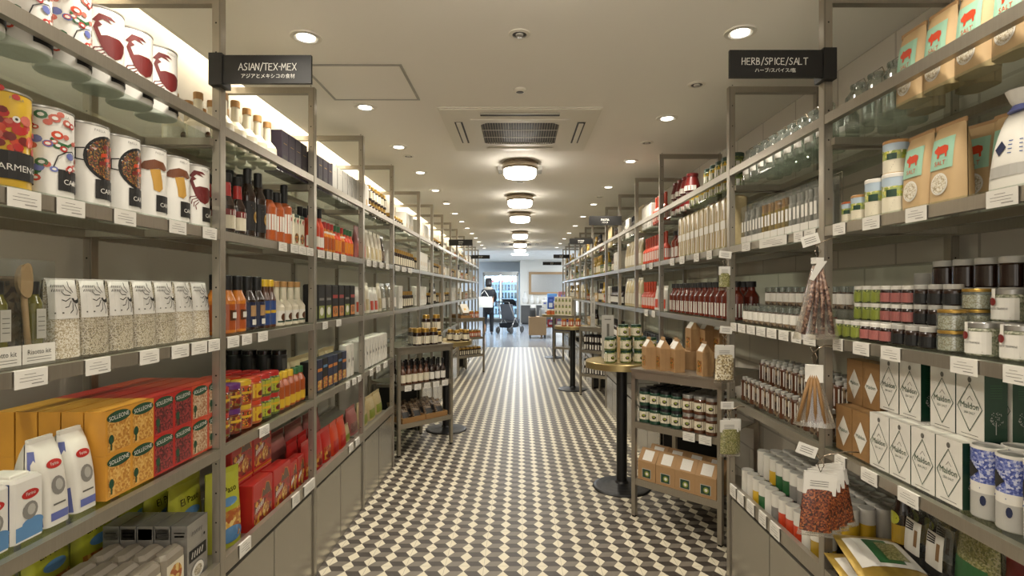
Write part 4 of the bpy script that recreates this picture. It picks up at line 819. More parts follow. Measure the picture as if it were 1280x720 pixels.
stock(L, 0, 3, 'flour_brick', 'white blue flour brick', [1.09, 1.17], .06, jit=.02)
stock(L, 0, 3, 'flour_brick', 'white blue flour brick', [1.13], .18, dz=.0, mid='second row', jit=.1)
stock(L, 0, 3, 'flour_bag', 'tall white flour bag', [1.25, 1.332], .06, jit=.01, sc=(.95, 1, 1))
SD = rng(1.434, .0916, 5); SD = [1.43, 1.522, 1.614, 1.706, 1.792]
SD = rng(1.412, .0925, 5)
sk = ['sol_yel', 'sol_yel', 'sol_red', 'sol_red', 'sol_org']; sd = ['yellow bean carton']*2+['red bean carton']*2+['orange bean carton']
SD, sk, sd = rng(1.421, .0901, 6), sk+['sol_org'], sd+['orange bean carton']
stock(L, 0, 3, sk, sd, SD, .03, 0, 2, .1135, jit=.008)
for r in range(1, 5): stock(L, 0, 3, ['sol_yel']*2+['sol_red']*2+['sol_org'], sd, [q-.0 for q in SD], .03+.058*r, 0, 2, .1135, mid='', jit=.008) if r == 0 else [stock(L, 0, 3, sk, sd, SD, .03+.058*r, l*.1135, mid='%s row %s' % (ORD[r], 'top' if l else 'base'), jit=.008) for l in range(2)]
for k in range(5): stock(L, 0, 4, 'grain', 'silver carton with bowl picture', [1.772], .03+.054*k, jit=.01, mid='' if k == 0 else '%s row' % ORD[k])
for k in range(4): stock(L, 0, 4, 'pack', 'taupe foil pack', [1.555, 1.665], .035+.062*k, jit=.02, mid='' if k == 0 else '%s row' % ORD[k])
for k in range(1, 4): stock(L, 1, 4, 'paso', 'yellow green snack bag', [1.96], .08+.085*k, jit=.05, rz=-.1, mid='' if k == 0 else '%s row' % ORD[k])
stock(L, 0, 4, 'paso', 'yellow green snack bag', rng(1.40, .172, 3), .33, jit=.1, mid='back')
# ---- second left bay
for r in range(3): stock(L, 1, 0, 'cream_bottle', 'cream dressing bottle', [2.0+.088*i for i in range(5)], .048+.09*r, mid='' if r == 0 else '%s row' % ORD[r])
stock(L, 1, 0, 'black_box', 'dark upright gift box', rng(2.445, .073, 4), .05, jit=0)
stock(L, 1, 1, ['red_sauce', 'red_sauce', 'dark_sauce', 'dark_sauce', 'orange_sauce', 'orange_sauce', 'tall_sauce'], ['brown sauce bottle with red neck']*2+['dark sauce bottle with gold emblem']*2+['orange sauce bottle, white label']*2+['tall orange sauce bottle, black neck'], [2.02, 2.098, 2.175, 2.262, 2.352, 2.432, 2.512], .045)
stock(L, 1, 1, ['red_sauce', 'red_sauce', 'dark_sauce', 'dark_sauce', 'orange_sauce'], ['brown sauce bottle with red neck']*2+['dark sauce bottle with gold emblem']*2+['orange sauce bottle, white label'], [2.04, 2.12, 2.2, 2.285, 2.375], .13, mid='second row')
stock(L, 1, 1, 'spice_pack', 'pale seasoning pack', [2.585, 2.648], .03, jit=.1)
stock(L, 1, 2, ['orange_bottle']*3+['blue_bottle']*2+['blue2_bottle']*2+['cream_bottle']*4, ['orange sauce bottle, black cap']*3+['dark sauce bottle, blue label']*2+['thin brown bottle, blue label']*2+['cream dressing bottle']*4, [1.945, 2.02, 2.095, 2.172, 2.25, 2.318, 2.372, 2.425, 2.502, 2.579, 2.656], .045)
JD = [1.96, 2.042, 2.124, 2.206, 2.288, 2.37]
jk = ['j_red', 'j_pur', 'j_yel', 'j_org', 'j_grn', 'j_grn']; jd = ['red lidded salsa jar', 'purple lidded salsa jar', 'yellow lidded salsa jar', 'orange lidded salsa jar', 'green salsa jar, red lid', 'green salsa jar, red lid']
stock(L, 1, 3, jk, jd, JD, .045, 0, 2, .0925)
for r in (1, 2): [stock(L, 1, 3, jk, jd, JD, .045+.082*r, l*.0925, mid='%s row %s' % (ORD[r], 'top' if l else 'base')) for l in range(2)]
stock(L, 1, 3, ['taco_y', 'taco_y', 'taco_y', 'taco_g', 'taco_g'], ['sauce bottle with yellow cap']*3+['sauce bottle with green cap']*2, rng(2.440, .058, 5), .04)
for k in range(5): stock(L, 1, 3, 'black_can', 'tall black canister', [2.60], .105+.071*k, mid='' if k == 0 else '%s row' % ORD[k])
stock(L, 1, 4, 'paso', 'yellow green snack bag', [2.045], .075, rz=-.30, jit=0, mid='front')
stock(L, 1, 4, 'noodle', 'red dinner kit box', [2.235, 2.415], .04, jit=.01)
stock(L, 1, 4, 'noodle', 'red dinner kit box', [2.215, 2.39], .115, jit=.01, mid='second row')
stock(L, 1, 4, 'noodle', 'red dinner kit box', [2.215, 2.39], .115, .1856, jit=.01, mid='second row top')
stock(L, 1, 4, 'noodle_s', 'small red kit box', [2.55, 2.635], .04, jit=.02)
stock(L, 1, 4, 'redo_bag', 'orange red foil bag', [2.55], .20, mid='second row')
# ---- third left bay
stock(L, 2, 0, 'plum_box', 'dark plum upright box', rng(2.80, .076, 4), .05, jit=.01)
stock(L, 2, 0, 'grey_book', 'pale grey upright slipcase', rng(3.115, .092, 5), .07, jit=.01)
stock(L, 2, 1, 'sriracha', 'orange red bottle, white label', [2.80, 2.86, 2.92], .035); stock(L, 2, 1, 'sriracha', 'orange red bottle, white label', [2.83, 2.89], .10, mid='second row')
stock(L, 2, 1, ['hot_red', 'hot_red', 'hot_red', 'hot_green', 'hot_green', 'hot_red', 'hot_green', 'hot_green', 'hot_green'], ['hot sauce bottle, red cap']*3+['hot sauce bottle, green cap']*2+['hot sauce bottle, red cap']+['hot sauce bottle, green cap']*3, rng(2.99, .057, 9), .035)
for r in (1, 2): stock(L, 2, 1, ['hot_red', 'hot_red', 'hot_red', 'hot_green', 'hot_green', 'hot_green', 'hot_green', 'hot_red'], ['hot sauce bottle, red cap']*3+['hot sauce bottle, green cap']*4+['hot sauce bottle, red cap'], rng(3.0, .06, 8), .035+.06*r, mid='%s row' % ORD[r])
stock(L, 2, 2, ['dark_pouch', 'dark_pouch', 'dark_pouch', 'dark_pouch2', 'dark_pouch2', 'dark_pouch', 'dark_pouch2'], ['black pouch with green picture']*3+['black pouch with orange picture']*2+['black pouch with green picture', 'black pouch with orange picture'], rng(2.80, .108, 7), .035)
stock(L, 2, 3, ['dark_box', 'navy_box', 'dark_box', 'navy_box', 'navy_box', 'dark_box', 'navy_box'], ['dark noodle box', 'navy noodle box', 'dark noodle box', 'navy noodle box', 'navy noodle box', 'dark noodle box', 'navy noodle box'], rng(2.79, .08, 7), .04)
stock(L, 2, 3, 'white_pack', 'white upright pack', [3.36, 3.44], .04); stock(L, 2, 3, 'clear_pack', 'clear bag of pale pasta', rng(2.80, .13, 6), .17, jit=.2); stock(L, 2, 3, 'clear_pack', 'clear bag of pale pasta', rng(2.83, .13, 5), .29, .08, jit=.3, mid='second row') if 0 else None
stock(L, 2, 4, 'red_bag', 'red foil noodle bag', [2.80, 2.935, 3.07], .06, jit=.08); stock(L, 2, 4, 'redo_bag', 'orange red foil bag', [3.20, 3.33], .06, jit=.1)
stock(L, 2, 4, 'red_bag', 'red foil noodle bag', [2.83, 2.965, 3.10], .145, jit=.08, mid='second row'); stock(L, 2, 4, 'vermi', 'clear bag of pink noodles', [2.85, 3.10, 3.36], .25, jit=.1, sc=1.2); stock(L, 2, 4, 'vermi_g', 'pale noodle bag, green print', [3.462], .07, jit=.02, sc=.6)
# ---- fourth left bay
stock(L, 3, 0, 'white_box', 'white upright box', [3.63, 3.745], .06); stock(L, 3, 0, 'honey_s', 'gold lidded honey jar', rng(3.87, .083, 6), .045, 0, 2, .111)
stock(L, 3, 1, ['pink_bag', 'pink_bag', 'yel_bag', 'yel_bag', 'yel_bag', 'yel_bag'], ['pink flat bag']*2+['pale yellow flat bag']*4, rng(3.63, .113, 6), .05, rz=.05, jit=.01); stock(L, 3, 1, 'dark_bag', 'dark brown bag', [4.31], .06, jit=0)
stock(L, 3, 2, ['red_pack', 'red_pack', 'yel_bag', 'red_pack', 'red_pack', 'yel_bag', 'clear_flat'], ['white red pack', 'white red pack', 'pale flat bag', 'white red pack', 'white red pack', 'pale flat bag', 'clear flat bag'], rng(3.62, .113, 6)+[4.30], .05, jit=.01, sc=.97)
stock(L, 3, 3, 'white_pack', 'white upright pack', rng(3.6, .076, 10), .035); stock(L, 3, 3, 'white_pack', 'white upright pack', rng(3.6, .076, 10), .10, mid='second row')
stock(L, 3, 4, 'vermi', 'clear bag of pink noodles', [3.66], .10, jit=.01); stock(L, 3, 4, 'vermi_g', 'pale noodle bag, green print', [3.865, 4.07, 4.27], .09, jit=.01, sc=.98)
# ---- fifth left bay, above the first left display table
stock(L, 4, 0, 'honey_s', 'gold lidded honey jar', rng(4.48, .086, 6), .045); stock(L, 4, 0, 'white_box', 'white upright box', [5.08, 5.2, 5.32], .06)
stock(L, 4, 1, 'white_box', 'white upright box', [4.48], .06); stock(L, 4, 1, 'honey', 'tall gold lidded honey jar', rng(4.60, .09, 10), .05)
stock(L, 4, 2, 'clear_flat', 'clear flat bag', [4.5, 4.66], .05); stock(L, 4, 2, 'white_pack', 'white upright pack', [4.80, 4.88], .04); stock(L, 4, 2, 'honey', 'tall gold lidded honey jar', rng(5.0, .09, 5), .05)
# ---- nearest right bay
stock(R, 0, 0, 'salt_pouch', 'kraft salt pouch', [1.095, 1.20, 1.305, 1.41, 1.515], .04, jit=.01, sc=(.97, .9, 1)); stock(R, 0, 0, 'salt_pouch', 'kraft salt pouch', [1.20, 1.40, 1.58], .12, mid='second row', jit=.02)
stock(R, 0, 0, 'clear_big', 'big empty clip top jar', [1.61, 1.70, 1.79], .06); stock(R, 0, 0, 'clear_big', 'big empty clip top jar', [1.69, 1.78], .16, mid='second row')
stock(R, 0, 1, 'salt_bag', 'white and blue salt bag', [1.205], .06, jit=.02); stock(R, 0, 1, 'salt_pouch', 'kraft salt pouch', [1.39, 1.492], .045, jit=.04); stock(R, 0, 1, 'salt_pouch', 'kraft salt pouch', [1.30, 1.40], .13, mid='second row', rz=.25, jit=.03); stock(R, 0, 1, 'salt_pouch', 'kraft salt pouch', [1.29], .22, mid='third row', rz=.1)
stock(R, 0, 1, 'can_l', 'tall field picture canister', [1.592, 1.672], .045); stock(R, 0, 1, 'can_l', 'tall field picture canister', [1.60], .125, mid='second row'); stock(R, 0, 1, 'can_l', 'tall field picture canister', [1.553], .10, .1185, mid='upper layer') if 0 else None
stock(R, 0, 1, 'can_m', 'orange lidded field picture canister', [1.60], .05, .1185, mid='upper layer', sc=1.2); stock(R, 0, 1, ['can_m', 'can_s'], ['orange lidded field picture canister', 'small field picture canister'], [1.742, 1.80], .035)
stock(R, 0, 1, 'clear_jar', 'clear jar of dark salt', [1.69, 1.77], .13, mid='second row')
GM = [1.438, 1.492, 1.546]; PK = [1.596, 1.645, 1.694]; GR = [1.742, 1.789, 1.836]
mk = ['mini_black']*3+['mini_pink']*3+['mini_green']*3; md = ['black labelled mini jar']*3+['pink labelled mini jar']*3+['lime labelled mini jar']*3; MD = [1.44, 1.494, 1.548, 1.600, 1.647, 1.694, 1.741, 1.786, 1.828]
stock(R, 0, 2, mk, md, MD, .026, jit=.02)
for l in range(3): stock(R, 0, 2, mk, md, MD, .09, l*.0565, mid='second row '+('base', 'middle', 'top')[l], jit=.02)
stock(R, 0, 2, 'gold_clear', 'gold lidded salt jar', [1.376], .036, 0, 2, .0525); stock(R, 0, 2, 'gold_clear', 'gold lidded salt jar', [1.376], .108, 0, 3, .0525, mid='') if 0 else [stock(R, 0, 2, 'gold_clear', 'gold lidded salt jar', [1.39], .11, l*.0525, mid='second row '+('base', 'middle', 'top')[l]) for l in range(3)]
stock(R, 0, 2, 'seal', 'white labelled red seal jar', [1.10, 1.19, 1.285], .04, jit=.05); [stock(R, 0, 2, 'seal', 'white labelled red seal jar', [1.13, 1.22, 1.31], .125, l*.0785, mid='second row '+('base', 'top')[l], jit=.05) for l in range(2)]
[stock(R, 0, 2, 'seal', 'white labelled red seal jar', [1.16], .21, l*.0785, mid='third row '+('base', 'middle', 'top')[l]) for l in range(3)]
for l in range(3): stock(R, 0, 2, 'dark_jar', 'dark jar with pale lid', [1.25, 1.325, 1.40, 1.475, 1.55, 1.625], .215, l*.0805, mid='third row '+('base', 'middle', 'top')[l])
stock(R, 0, 2, 'rear_bottle', 'grey seasoning bottle', rng(1.47, .06, 6), .33, sc=1.25, mid='fourth row'); stock(R, 0, 2, 'rear_bottle', 'grey seasoning bottle', rng(1.68, .072, 2), .25, sc=1.3, mid='third row')
kd, dd, DD = ['maldon']*4+['maldon_b']*2, ['white green salt carton']*4+['brown smoked salt carton']*2, [1.345, 1.432, 1.519, 1.606, 1.696, 1.785]
stock(R, 0, 3, kd, dd, DD, .030, jit=.012); stock(R, 0, 3, kd, dd, [d+.012 for d in DD], .092, mid='second row base', jit=.012)
for d, k, e in zip([1.352, 1.440, 1.56, 1.648, 1.735, 1.8215], ['maldon', 'maldon', 'maldon', 'maldon', 'maldon_b', 'maldon_b'], ['white green salt carton']*4+['brown smoked salt carton']*2):
    if d < 1.9: stock(R, 0, 3, k, e, [d], .088, .1608 if k == 'maldon' else .1478, mid='second row top', jit=.012)
stock(R, 0, 3, 'maldon', 'white green salt carton', [1.345, 1.435, 1.525], .152, .0, mid='third row base', jit=.01); stock(R, 0, 3, 'maldon', 'white green salt carton', [1.345, 1.435], .150, .1608, mid='third row top', jit=.01); stock(R, 0, 3, 'maldon', 'white green salt carton', [1.345], .213, 0, mid='fourth row base', jit=.01); stock(R, 0, 3, 'maldon', 'white green salt carton', [1.345], .212, .1608, mid='fourth row top', jit=.01)
stock(R, 0, 3, 'blue_tube', 'blue and silver salt tube', [1.132, 1.200, 1.268], .034); stock(R, 0, 3, 'blue_tube', 'blue and silver salt tube', [1.115, 1.19, 1.262], .102, mid='second row'); stock(R, 0, 3, 'blue_tube', 'blue and silver salt tube', [1.12, 1.20, 1.27], .17, mid='third row'); stock(R, 0, 3, 'salt_bag', 'white and blue salt bag', [1.045], .05, sc=.68)
tag(link('black_riser', MB().box(XR+.17, XR+.42, 1.06, 1.835, RS[4], RS[4]+.125, 'dark').mesh('black_riser')), 'black step riser under the bottles and pouches, bottom shelf, nearest right bay', 'riser')
stock(R, 0, 4, 'maroon_bag', 'dark maroon bag', [1.32], .19, .126); stock(R, 0, 4, 'green_bag', 'clear bag of green herbs', [1.475], .19, .126, jit=.06, rz=-.1); stock(R, 0, 4, 'refill', 'clear refill pouch of white salt', [1.61, 1.70], .19, .126, jit=.06); stock(R, 0, 4, 'refill', 'clear refill pouch of white salt', [1.65], .25, .126, mid='second row')
for r in range(2): stock(R, 0, 4, 'brown_bottle', 'brown bottle with yellow label', rng(1.775, .062, 1) if r == 0 else rng(1.72, .062, 2), .19+.07*r, .126, mid='' if r == 0 else 'second row')
o = P['gold_pouch'].put((XR+.045, 1.525, RS[4]+.066), radians(-8), 1, -pi/2+.08); o['label'] = 'gold foil pouch with white and green print lying on bottom right shelf'
o = P['gold_pouch'].put((XR+.05, 1.53, RS[4]+.132), radians(-13), 1, -pi/2+.06); o['label'] = 'uppermost gold foil pouch with white and green print, bottom right shelf'
# ---- second right bay
stock(R, 1, 0, 'clear_jar', 'small clip top jar, white label', rng(1.95, .081, 9), .045); stock(R, 1, 0, 'clear_jar', 'small clip top jar, white label', rng(1.97, .081, 8), .13, mid='second row')
stock(R, 1, 1, ['set_grey']*5+['set_oil']*4+['set_grey']*3, ['clear boxed pair of grey tubes']*5+['clear boxed pair of oil tubes']*4+['clear boxed pair of grey tubes']*3, rng(1.935, .062, 12), .04, jit=.01, sc=1.06)
wire = MB().tube([(-.05, 0, 0), (-.05, 0, .20), (.05, 0, .20), (.05, 0, 0)], .002, 'nickel', 5); P['wire'] = Proto('wire_rack_handle', 'wire rack', [('wire_rack_handle', wire)])
stock(R, 1, 1, 'wire', 'bent wire rack handle', [1.98, 2.12, 2.5, 2.60], .085, mid='second row', jit=0)
sj = ['spice_pale']*3+['spice_jar']*10
stock(R, 1, 2, sj, ['pink spice jar, white label']*3+['brown spice jar, white label']*10, rng(1.91, .057, 13), .03)
rs = MB().box(.02, .06, .01, .78, 0, .085, 'acrylic'); tag(link('clear_riser', MB().box(XR+.115, XR+.30, 1.90, 2.66, RS[2], RS[2]+.085, 'acrylic').mesh('clear_riser')), 'clear step riser behind the spice jars, third shelf, second right bay', 'riser')
for r in range(2): stock(R, 1, 2, 'spice_jar', 'brown spice jar, white label', rng(1.92, .058, 12), .12+.06*r, .086, mid='raised second row' if r == 0 else 'raised third row')
stock(R, 1, 3, ['vial', 'vial2']*8, ['dark spice vial, white label', 'brown spice vial, white label']*8, rng(1.90, .048, 16), .028)
tag(link('black_riser', MB().box(XR+.095, XR+.30, 1.90, 2.66, RS[3], RS[3]+.085, 'dark').mesh('black_riser')), 'black step riser behind the spice vials, fourth shelf, second right bay', 'riser')
for r in range(3): stock(R, 1, 3, ['vial', 'vial2']*7, ['dark spice vial, white label', 'brown spice vial, white label']*7, rng(1.92, .051, 14), .10+.055*r, .086, mid='raised %s row' % ORD[r+1])
ck = ['sc_brn', 'sc_brn', 'sc_white', 'sc_red', 'sc_red', 'sc_red', 'sc_blu', 'sc_white', 'sc_grn', 'sc_yel', 'sc_white', 'sc_white']; cdn = {'sc_brn': 'ochre', 'sc_white': 'white', 'sc_red': 'orange', 'sc_blu': 'grey', 'sc_grn': 'green', 'sc_yel': 'yellow'}
ck2 = ['sc_yel', 'sc_brn', 'sc_blu', 'sc_red', 'sc_red', 'sc_blu', 'sc_blu', 'sc_grn', 'sc_grn', 'sc_yel', 'sc_white', 'sc_white']
stock(R, 1, 4, ck, [cdn[k]+' spice can, white lid' for k in ck], rng(1.93, .062, 12), .036)
tag(link('black_riser', MB().box(XR+.105, XR+.40, 1.89, 2.66, RS[4], RS[4]+.09, 'dark').mesh('black_riser')), 'black step riser behind the spice cans, bottom shelf, second right bay', 'riser')
for r in range(4): stock(R, 1, 4, ck2 if r < 2 else ['sc_white']*12, [cdn[k]+' spice can, white lid' for k in (ck2 if r < 2 else ['sc_white']*12)], rng(1.925, .062, 12), .11+.06*r, .091, mid='raised %s row' % ORD[r+1])
# ---- third right bay, above the first right display table
stock(R, 2, 0, 'yellow_jar', 'green lidded yellow print jar', rng(2.79, .09, 8), .05); stock(R, 2, 0, 'yellow_jar', 'green lidded yellow print jar', rng(2.79, .09, 5), .05, .0905, mid='upper layer')
stock(R, 2, 0, 'clay_jar', 'dark red tall jar', rng(3.53, .105, 4), .06, 0, 2, .1185); stock(R, 2, 0, 'clay_jar', 'dark red tall jar', rng(3.58, .105, 3), .18, 0, mid='second row')
stock(R, 2, 1, 'pasta_pack', 'clear pasta pack, white band', rng(2.76, .085, 11), .045, sc=(1.25, 1.2, 1.08), jit=.01); stock(R, 2, 1, 'tomato', 'tomato bottle, white label', [3.78, 3.88], .06, mid='far end')
stock(R, 2, 2, 'tomato', 'tomato bottle, white label', rng(2.80, .092, 13), .055); stock(R, 2, 2, 'tomato', 'tomato bottle, white label', rng(2.84, .092, 11), .15, mid='second row')
# ---- fourth to seventh right bays
stock(R, 3, 0, 'passata', 'orange red bottle, white label', rng(4.11, .07, 5), .045); stock(R, 3, 0, 'white_box', 'white upright box', [4.52, 4.64, 4.76], .07)
stock(R, 3, 1, 'passata', 'orange red bottle, white label', rng(4.09, .08, 9), .045); stock(R, 3, 2, ['red_pack']*3+['passata']*5, ['white red pack']*3+['orange red bottle, white label']*5, [4.10, 4.215, 4.33]+rng(4.43, .09, 5), .045); stock(R, 3, 3, 'dark_box', 'dark noodle box', rng(4.1, .09, 8), .05)
stock(R, 4, 0, 'pasta_bag', 'clear bag of pale pasta', [4.96, 5.08], .06); stock(R, 4, 0, 'dark_wine', 'dark vinegar bottle', [5.2, 5.27, 5.34], .05); stock(R, 4, 0, 'white_pack', 'white upright pack', [5.45, 5.55], .05); stock(R, 4, 1, 'pasta_bag', 'clear bag of pale pasta', rng(4.97, .128, 6), .06); stock(R, 4, 2, 'pasta_bag', 'clear bag of pale pasta', rng(4.97, .128, 6), .06, sc=1.05); stock(R, 4, 3, 'kraft_box', 'kraft box, white label', rng(5.0, .14, 5), .07)
stock(R, 5, 0, 'clear_flat', 'clear flat bag', [5.82, 6.0], .06); stock(R, 5, 0, 'amber', 'brown bottle, cream label', [6.15, 6.25, 6.35], .06); stock(R, 5, 1, 'white_box', 'white upright box', rng(5.8, .115, 4), .06); stock(R, 5, 1, 'amber', 'brown bottle, cream label', rng(6.26, .075, 3), .05); stock(R, 5, 2, 'dark_wine', 'dark vinegar bottle', rng(5.78, .068, 11), .045); stock(R, 5, 3, 'dark_wine', 'dark vinegar bottle', rng(5.8, .07, 10), .045)
LT = {}
def lite(k, p): P[k] = p
lite('f_honey', jar('honey_jar', .04, .13, 'brown_dark', 'gold', .03, 'cream', (.1, .6), True, None, 10)); lite('f_oil', bottle('oil_bottle', .034, .26, .55, .012, 'oil_gold', 'gold', .04, 'cream', (.12, .45), True, seg=10)); lite('f_dark', bottle('dark_bottle', .034, .25, .55, .013, 'brown_dark', 'black', .05, 'cream', (.12, .45), True, seg=10))
lite('f_white', jar('white_jar', .04, .15, 'paper', 'grey_light', .03, 'cream', (.2, .6), True, None, 10)); lite('f_green', jar('pickle_jar', .04, .12, 'pickle', 'green_dark', .02, 'cream', (.2, .6), True, None, 10)); lite('f_amber', jar('jam_jar', .04, .11, 'orange_deep', 'gold', .02, 'paper', (.15, .6), True, None, 10))
FK = {'f_honey': 'dark honey jar, gold lid', 'f_oil': 'golden oil bottle', 'f_dark': 'dark bottle, cream label', 'f_white': 'white ceramic jar', 'f_green': 'green pickle jar', 'f_amber': 'amber jam jar, gold lid', 'white_box': 'white upright box', 'white_pack': 'white upright pack', 'kraft_box': 'kraft box, white label', 'pasta_bag': 'clear bag of pale pasta', 'yel_bag': 'pale yellow flat bag'}
WID = {'white_box': .115, 'white_pack': .085, 'kraft_box': .135, 'pasta_bag': .135, 'yel_bag': .125}
rf = random.Random(11)
def fill_far(side, b, y0, y1, shelves, kinds):
    for sh in shelves:
        d = y0+.09; 
        while d < y1-.07:
            k = rf.choice(kinds); n = rf.randint(2, 4); w = WID.get(k, .092); ds = []
            while n and d < y1-.06: ds.append(d); d += w; n -= 1
            stock(side, b, sh, k, FK[k], ds, .06)
            d += .02
FL = ['f_honey', 'f_white', 'white_pack', 'f_honey', 'kraft_box', 'f_dark', 'f_amber', 'white_box']; FR = ['f_oil', 'f_green', 'f_dark', 'f_oil', 'white_pack', 'kraft_box', 'pasta_bag', 'f_amber']
for b in range(5, len(LB)-1): fill_far(L, b, LB[b], LB[b+1], (0, 1, 2) if b > 6 else (0, 1, 2, 3), FL)
for b in range(6, len(RB)-1): fill_far(R, b, RB[b], RB[b+1], (0, 1, 2) if b > 7 else (0, 1, 2, 3), FR)
# ---------------------------------------------------------------- price tags on the rails
TG = {}
def tagmesh(w, h, lines=True):
    k = (round(w, 3), round(h, 3))
    if k not in TG:
        m = MB().box(-w/2, w/2, -.0022, -.0008, -h, .003, 'tag_white').box(-w/2, w/2, -.0022, .006, .003, .0038, 'tag_white'); s = front(-.0022)
        for q, (a, e) in enumerate(((-.22, .12), (-.36, .36), (-.36, .30), (.0, .36))): m.line(s, [(w*a, -h*(.18+q*.2)), (w*e, -h*(.18+q*.2))], h*.03 if q != 3 else h*.05, 'ink', .0004)
        TG[k] = m.mesh('price_tag')
    return TG[k]
def tags(side, b, sh, spans, h=.034):
    X = XL if side < 0 else XR; z = (LZ if side < 0 else RZ)[sh]
    for a, c in spans:
        da, dc = 680*X/abs(650-a), 680*X/abs(650-c); w = abs(dc-da); d = (da+dc)/2
        o = link('price_tag', tagmesh(w, h), None, (side*(X-.0005), d, z-.003), (0, 0, pi/2 if side < 0 else -pi/2)); o['category'] = 'price tag'
        note(o, 'white price tag on the rail', '%s shelf, %s' % (SHN[sh], bayname(side, b)))
tags(L, 0, 1, [(8, 50), (70, 105), (142, 169), (211, 232), (253, 270)]); tags(L, 0, 2, [(17, 58), (106, 137), (174, 198), (214, 235), (239, 258), (260, 274)])
tags(L, 1, 2, [(284, 298), (302, 314), (322, 334)]); tags(L, 1, 1, [(348, 358), (363, 372), (373, 382), (383, 391)]); tags(L, 2, 1, [(397, 405), (408, 414), (416, 423), (426, 432)], .036); tags(L, 1, 3, [(324, 336)]); tags(L, 1, 4, [(299, 313), (365, 374), (380, 393)], .045); tags(L, 2, 4, [(436, 441), (444, 449)], .04)
tags(L, 2, 2, [(403, 409), (420, 426)]); tags(L, 2, 3, [(432, 437), (440, 445), (447, 451)]); tags(L, 3, 1, [(458, 463), (466, 470), (474, 478), (482, 486)], .04); tags(L, 3, 3, [(462, 466), (470, 475), (479, 484)], .04); tags(L, 4, 1, [(494, 499), (502, 507), (510, 515)], .04)
tags(R, 0, 1, [(1234, 1274), (1133, 1159), (1079, 1100), (1042, 1057)]); tags(R, 0, 2, [(1255, 1285), (1189, 1223), (1102, 1126), (1067, 1087), (1042, 1054)]); tags(R, 0, 3, [(1123, 1149), (1077, 1097), (1044, 1057)])
tags(R, 1, 1, [(1006, 1020), (993, 1004), (950, 984), (928, 938)]); tags(R, 1, 2, [(1005, 1020), (990, 1002), (974, 986), (959, 971), (946, 957), (934, 944), (923, 932), (914, 921)]); tags(R, 1, 4, [(963, 975), (949, 958), (934, 943), (922, 930), (913, 920)], .05)
tags(R, 2, 1, [(884, 890), (868, 874), (850, 856), (838, 843)], .045); tags(R, 3, 1, [(812, 816), (803, 807)], .045); tags(R, 3, 2, [(815, 819), (806, 810)], .045)
# ---------------------------------------------------------------- packets hung from hooks on the right posts
P['hb_chili'] = hang_bag('chili', .095, .14, .020, .068); P['hb_herb'] = hang_bag('herb', .085, .12, .024, .055); P['hb_mush'] = hang_bag('mushroom', .095, .125, .03, .06); P['hb_stick2'] = stick_bundle('wood', 1.9, 'hanging_stick_packet'); P['stick'] = stick_bundle(); P['hb_small'] = hang_bag('herb', .055, .075, .016, .042)
def hook(x, y, z, ln, label):
    mb = MB().tube([(x+ln, y, z+.01), (x+ln*.6, y, z+.012), (x+.012, y, z), (x-.004, y, z-.012), (x-.012, y, z+.004)], .0022, 'nickel', 6).tube([(x, y, z-.008), (x-.010, y-.002, z-.028), (x-.002, y-.002, z-.05), (x+.010, y, z-.03), (x, y, z-.008)], .0016, 'nickel', 6)
    o = link('wire_hook', mb.mesh('wire_hook')); tag(o, label, 'hook', 'wire hooks on the right shelving posts')
    return (x-.002, y-.002, z-.05)
def hang(key, p, rz, label, n=1, fan=.05, step=(.011, .012)):
    for i in range(n):
        sc = .78 if key == 'hb_stick2' else 1
        o = P[key].put((p[0]+step[0]*i, p[1]+step[1]*i, p[2]), rz+.06*i, sc, -.06*i+.02, fan*(1.5-i) if n > 2 else fan*i)
        o['label'] = label if n == 1 else '%s, %s of the bunch on its hook' % (label, ('foremost', 'second', 'third', 'last')[i])
        if n > 1: o['group'] = label+' bunch'
tagc = MB().box(-.03, .03, -.001, .001, -.034, 0, 'tag_white')
for q in range(3): tagc.line(front(-.001), [(-.02, -.010-q*.007), (.018, -.010-q*.007)], .0018, 'ink', .0004)
P['hook_tag'] = Proto('hang_tag', 'tag', [('hang_tag', tagc)])
def post_hang(px, py, d, key, rz, label, hl, n=1, tagp=None, tl=None, **kw):
    """px, py: where the photograph shows the packet's hole"""
    x, z = (px-650)*d/680, CAMZ+(363-py)*d/680
    p = hook(x, d, z+.05, max(.02, XR-x+.004), hl); hang(key, (p[0], p[1], z), rz, label, n, **kw)
    if tagp:
        o = P['hook_tag'].put(((tagp[0]-650)*(d-.008)/680, d-.008, CAMZ+(363-tagp[1])*(d-.008)/680), rz*.5, 1, 0, tagp[2]); o['label'] = tl
post_hang(1022, 322, 1.76, 'stick', .1, 'clear wrapped bundle of dark dried sticks on right post', 'wire hook holding the dark stick bundle', tagp=(1011, 294, -.3), tl='small tilted white tag above the dark stick bundle')
post_hang(1018, 455, 1.80, 'hb_stick2', -.5, 'clear wrapped packet of brown sticks, broad white header', 'wire hook holding the brown stick packet')
post_hang(1026, 590, 1.66, 'hb_chili', -.12, 'clear packet of red chili flakes with white header', 'wire hook holding the chili packets', 4, tagp=(1011, 556, .35), tl='small tilted white tag above the chili packets', step=(.026, .028), fan=.05)
post_hang(906, 333, 2.64, 'hb_small', .05, 'small clear packet of pale dried flakes, white header', 'upper wire hook on second right post', tagp=(907, 314, .1), tl='small white tag above the pale flake packet')
post_hang(906, 432, 2.58, 'hb_mush', .15, 'clear packet of dried mushroom slices, white header', 'middle wire hook on second right post', 2, tagp=(908, 408, .1), tl='small white tag above the mushroom packets', step=(.014, .036))
post_hang(912, 525, 2.50, 'hb_herb', .05, 'clear packet of green dried herb, white header', 'lower wire hook on second right post', 2, tagp=(909, 502, 0), tl='small white tag above the green herb packets', step=(.024, .03))
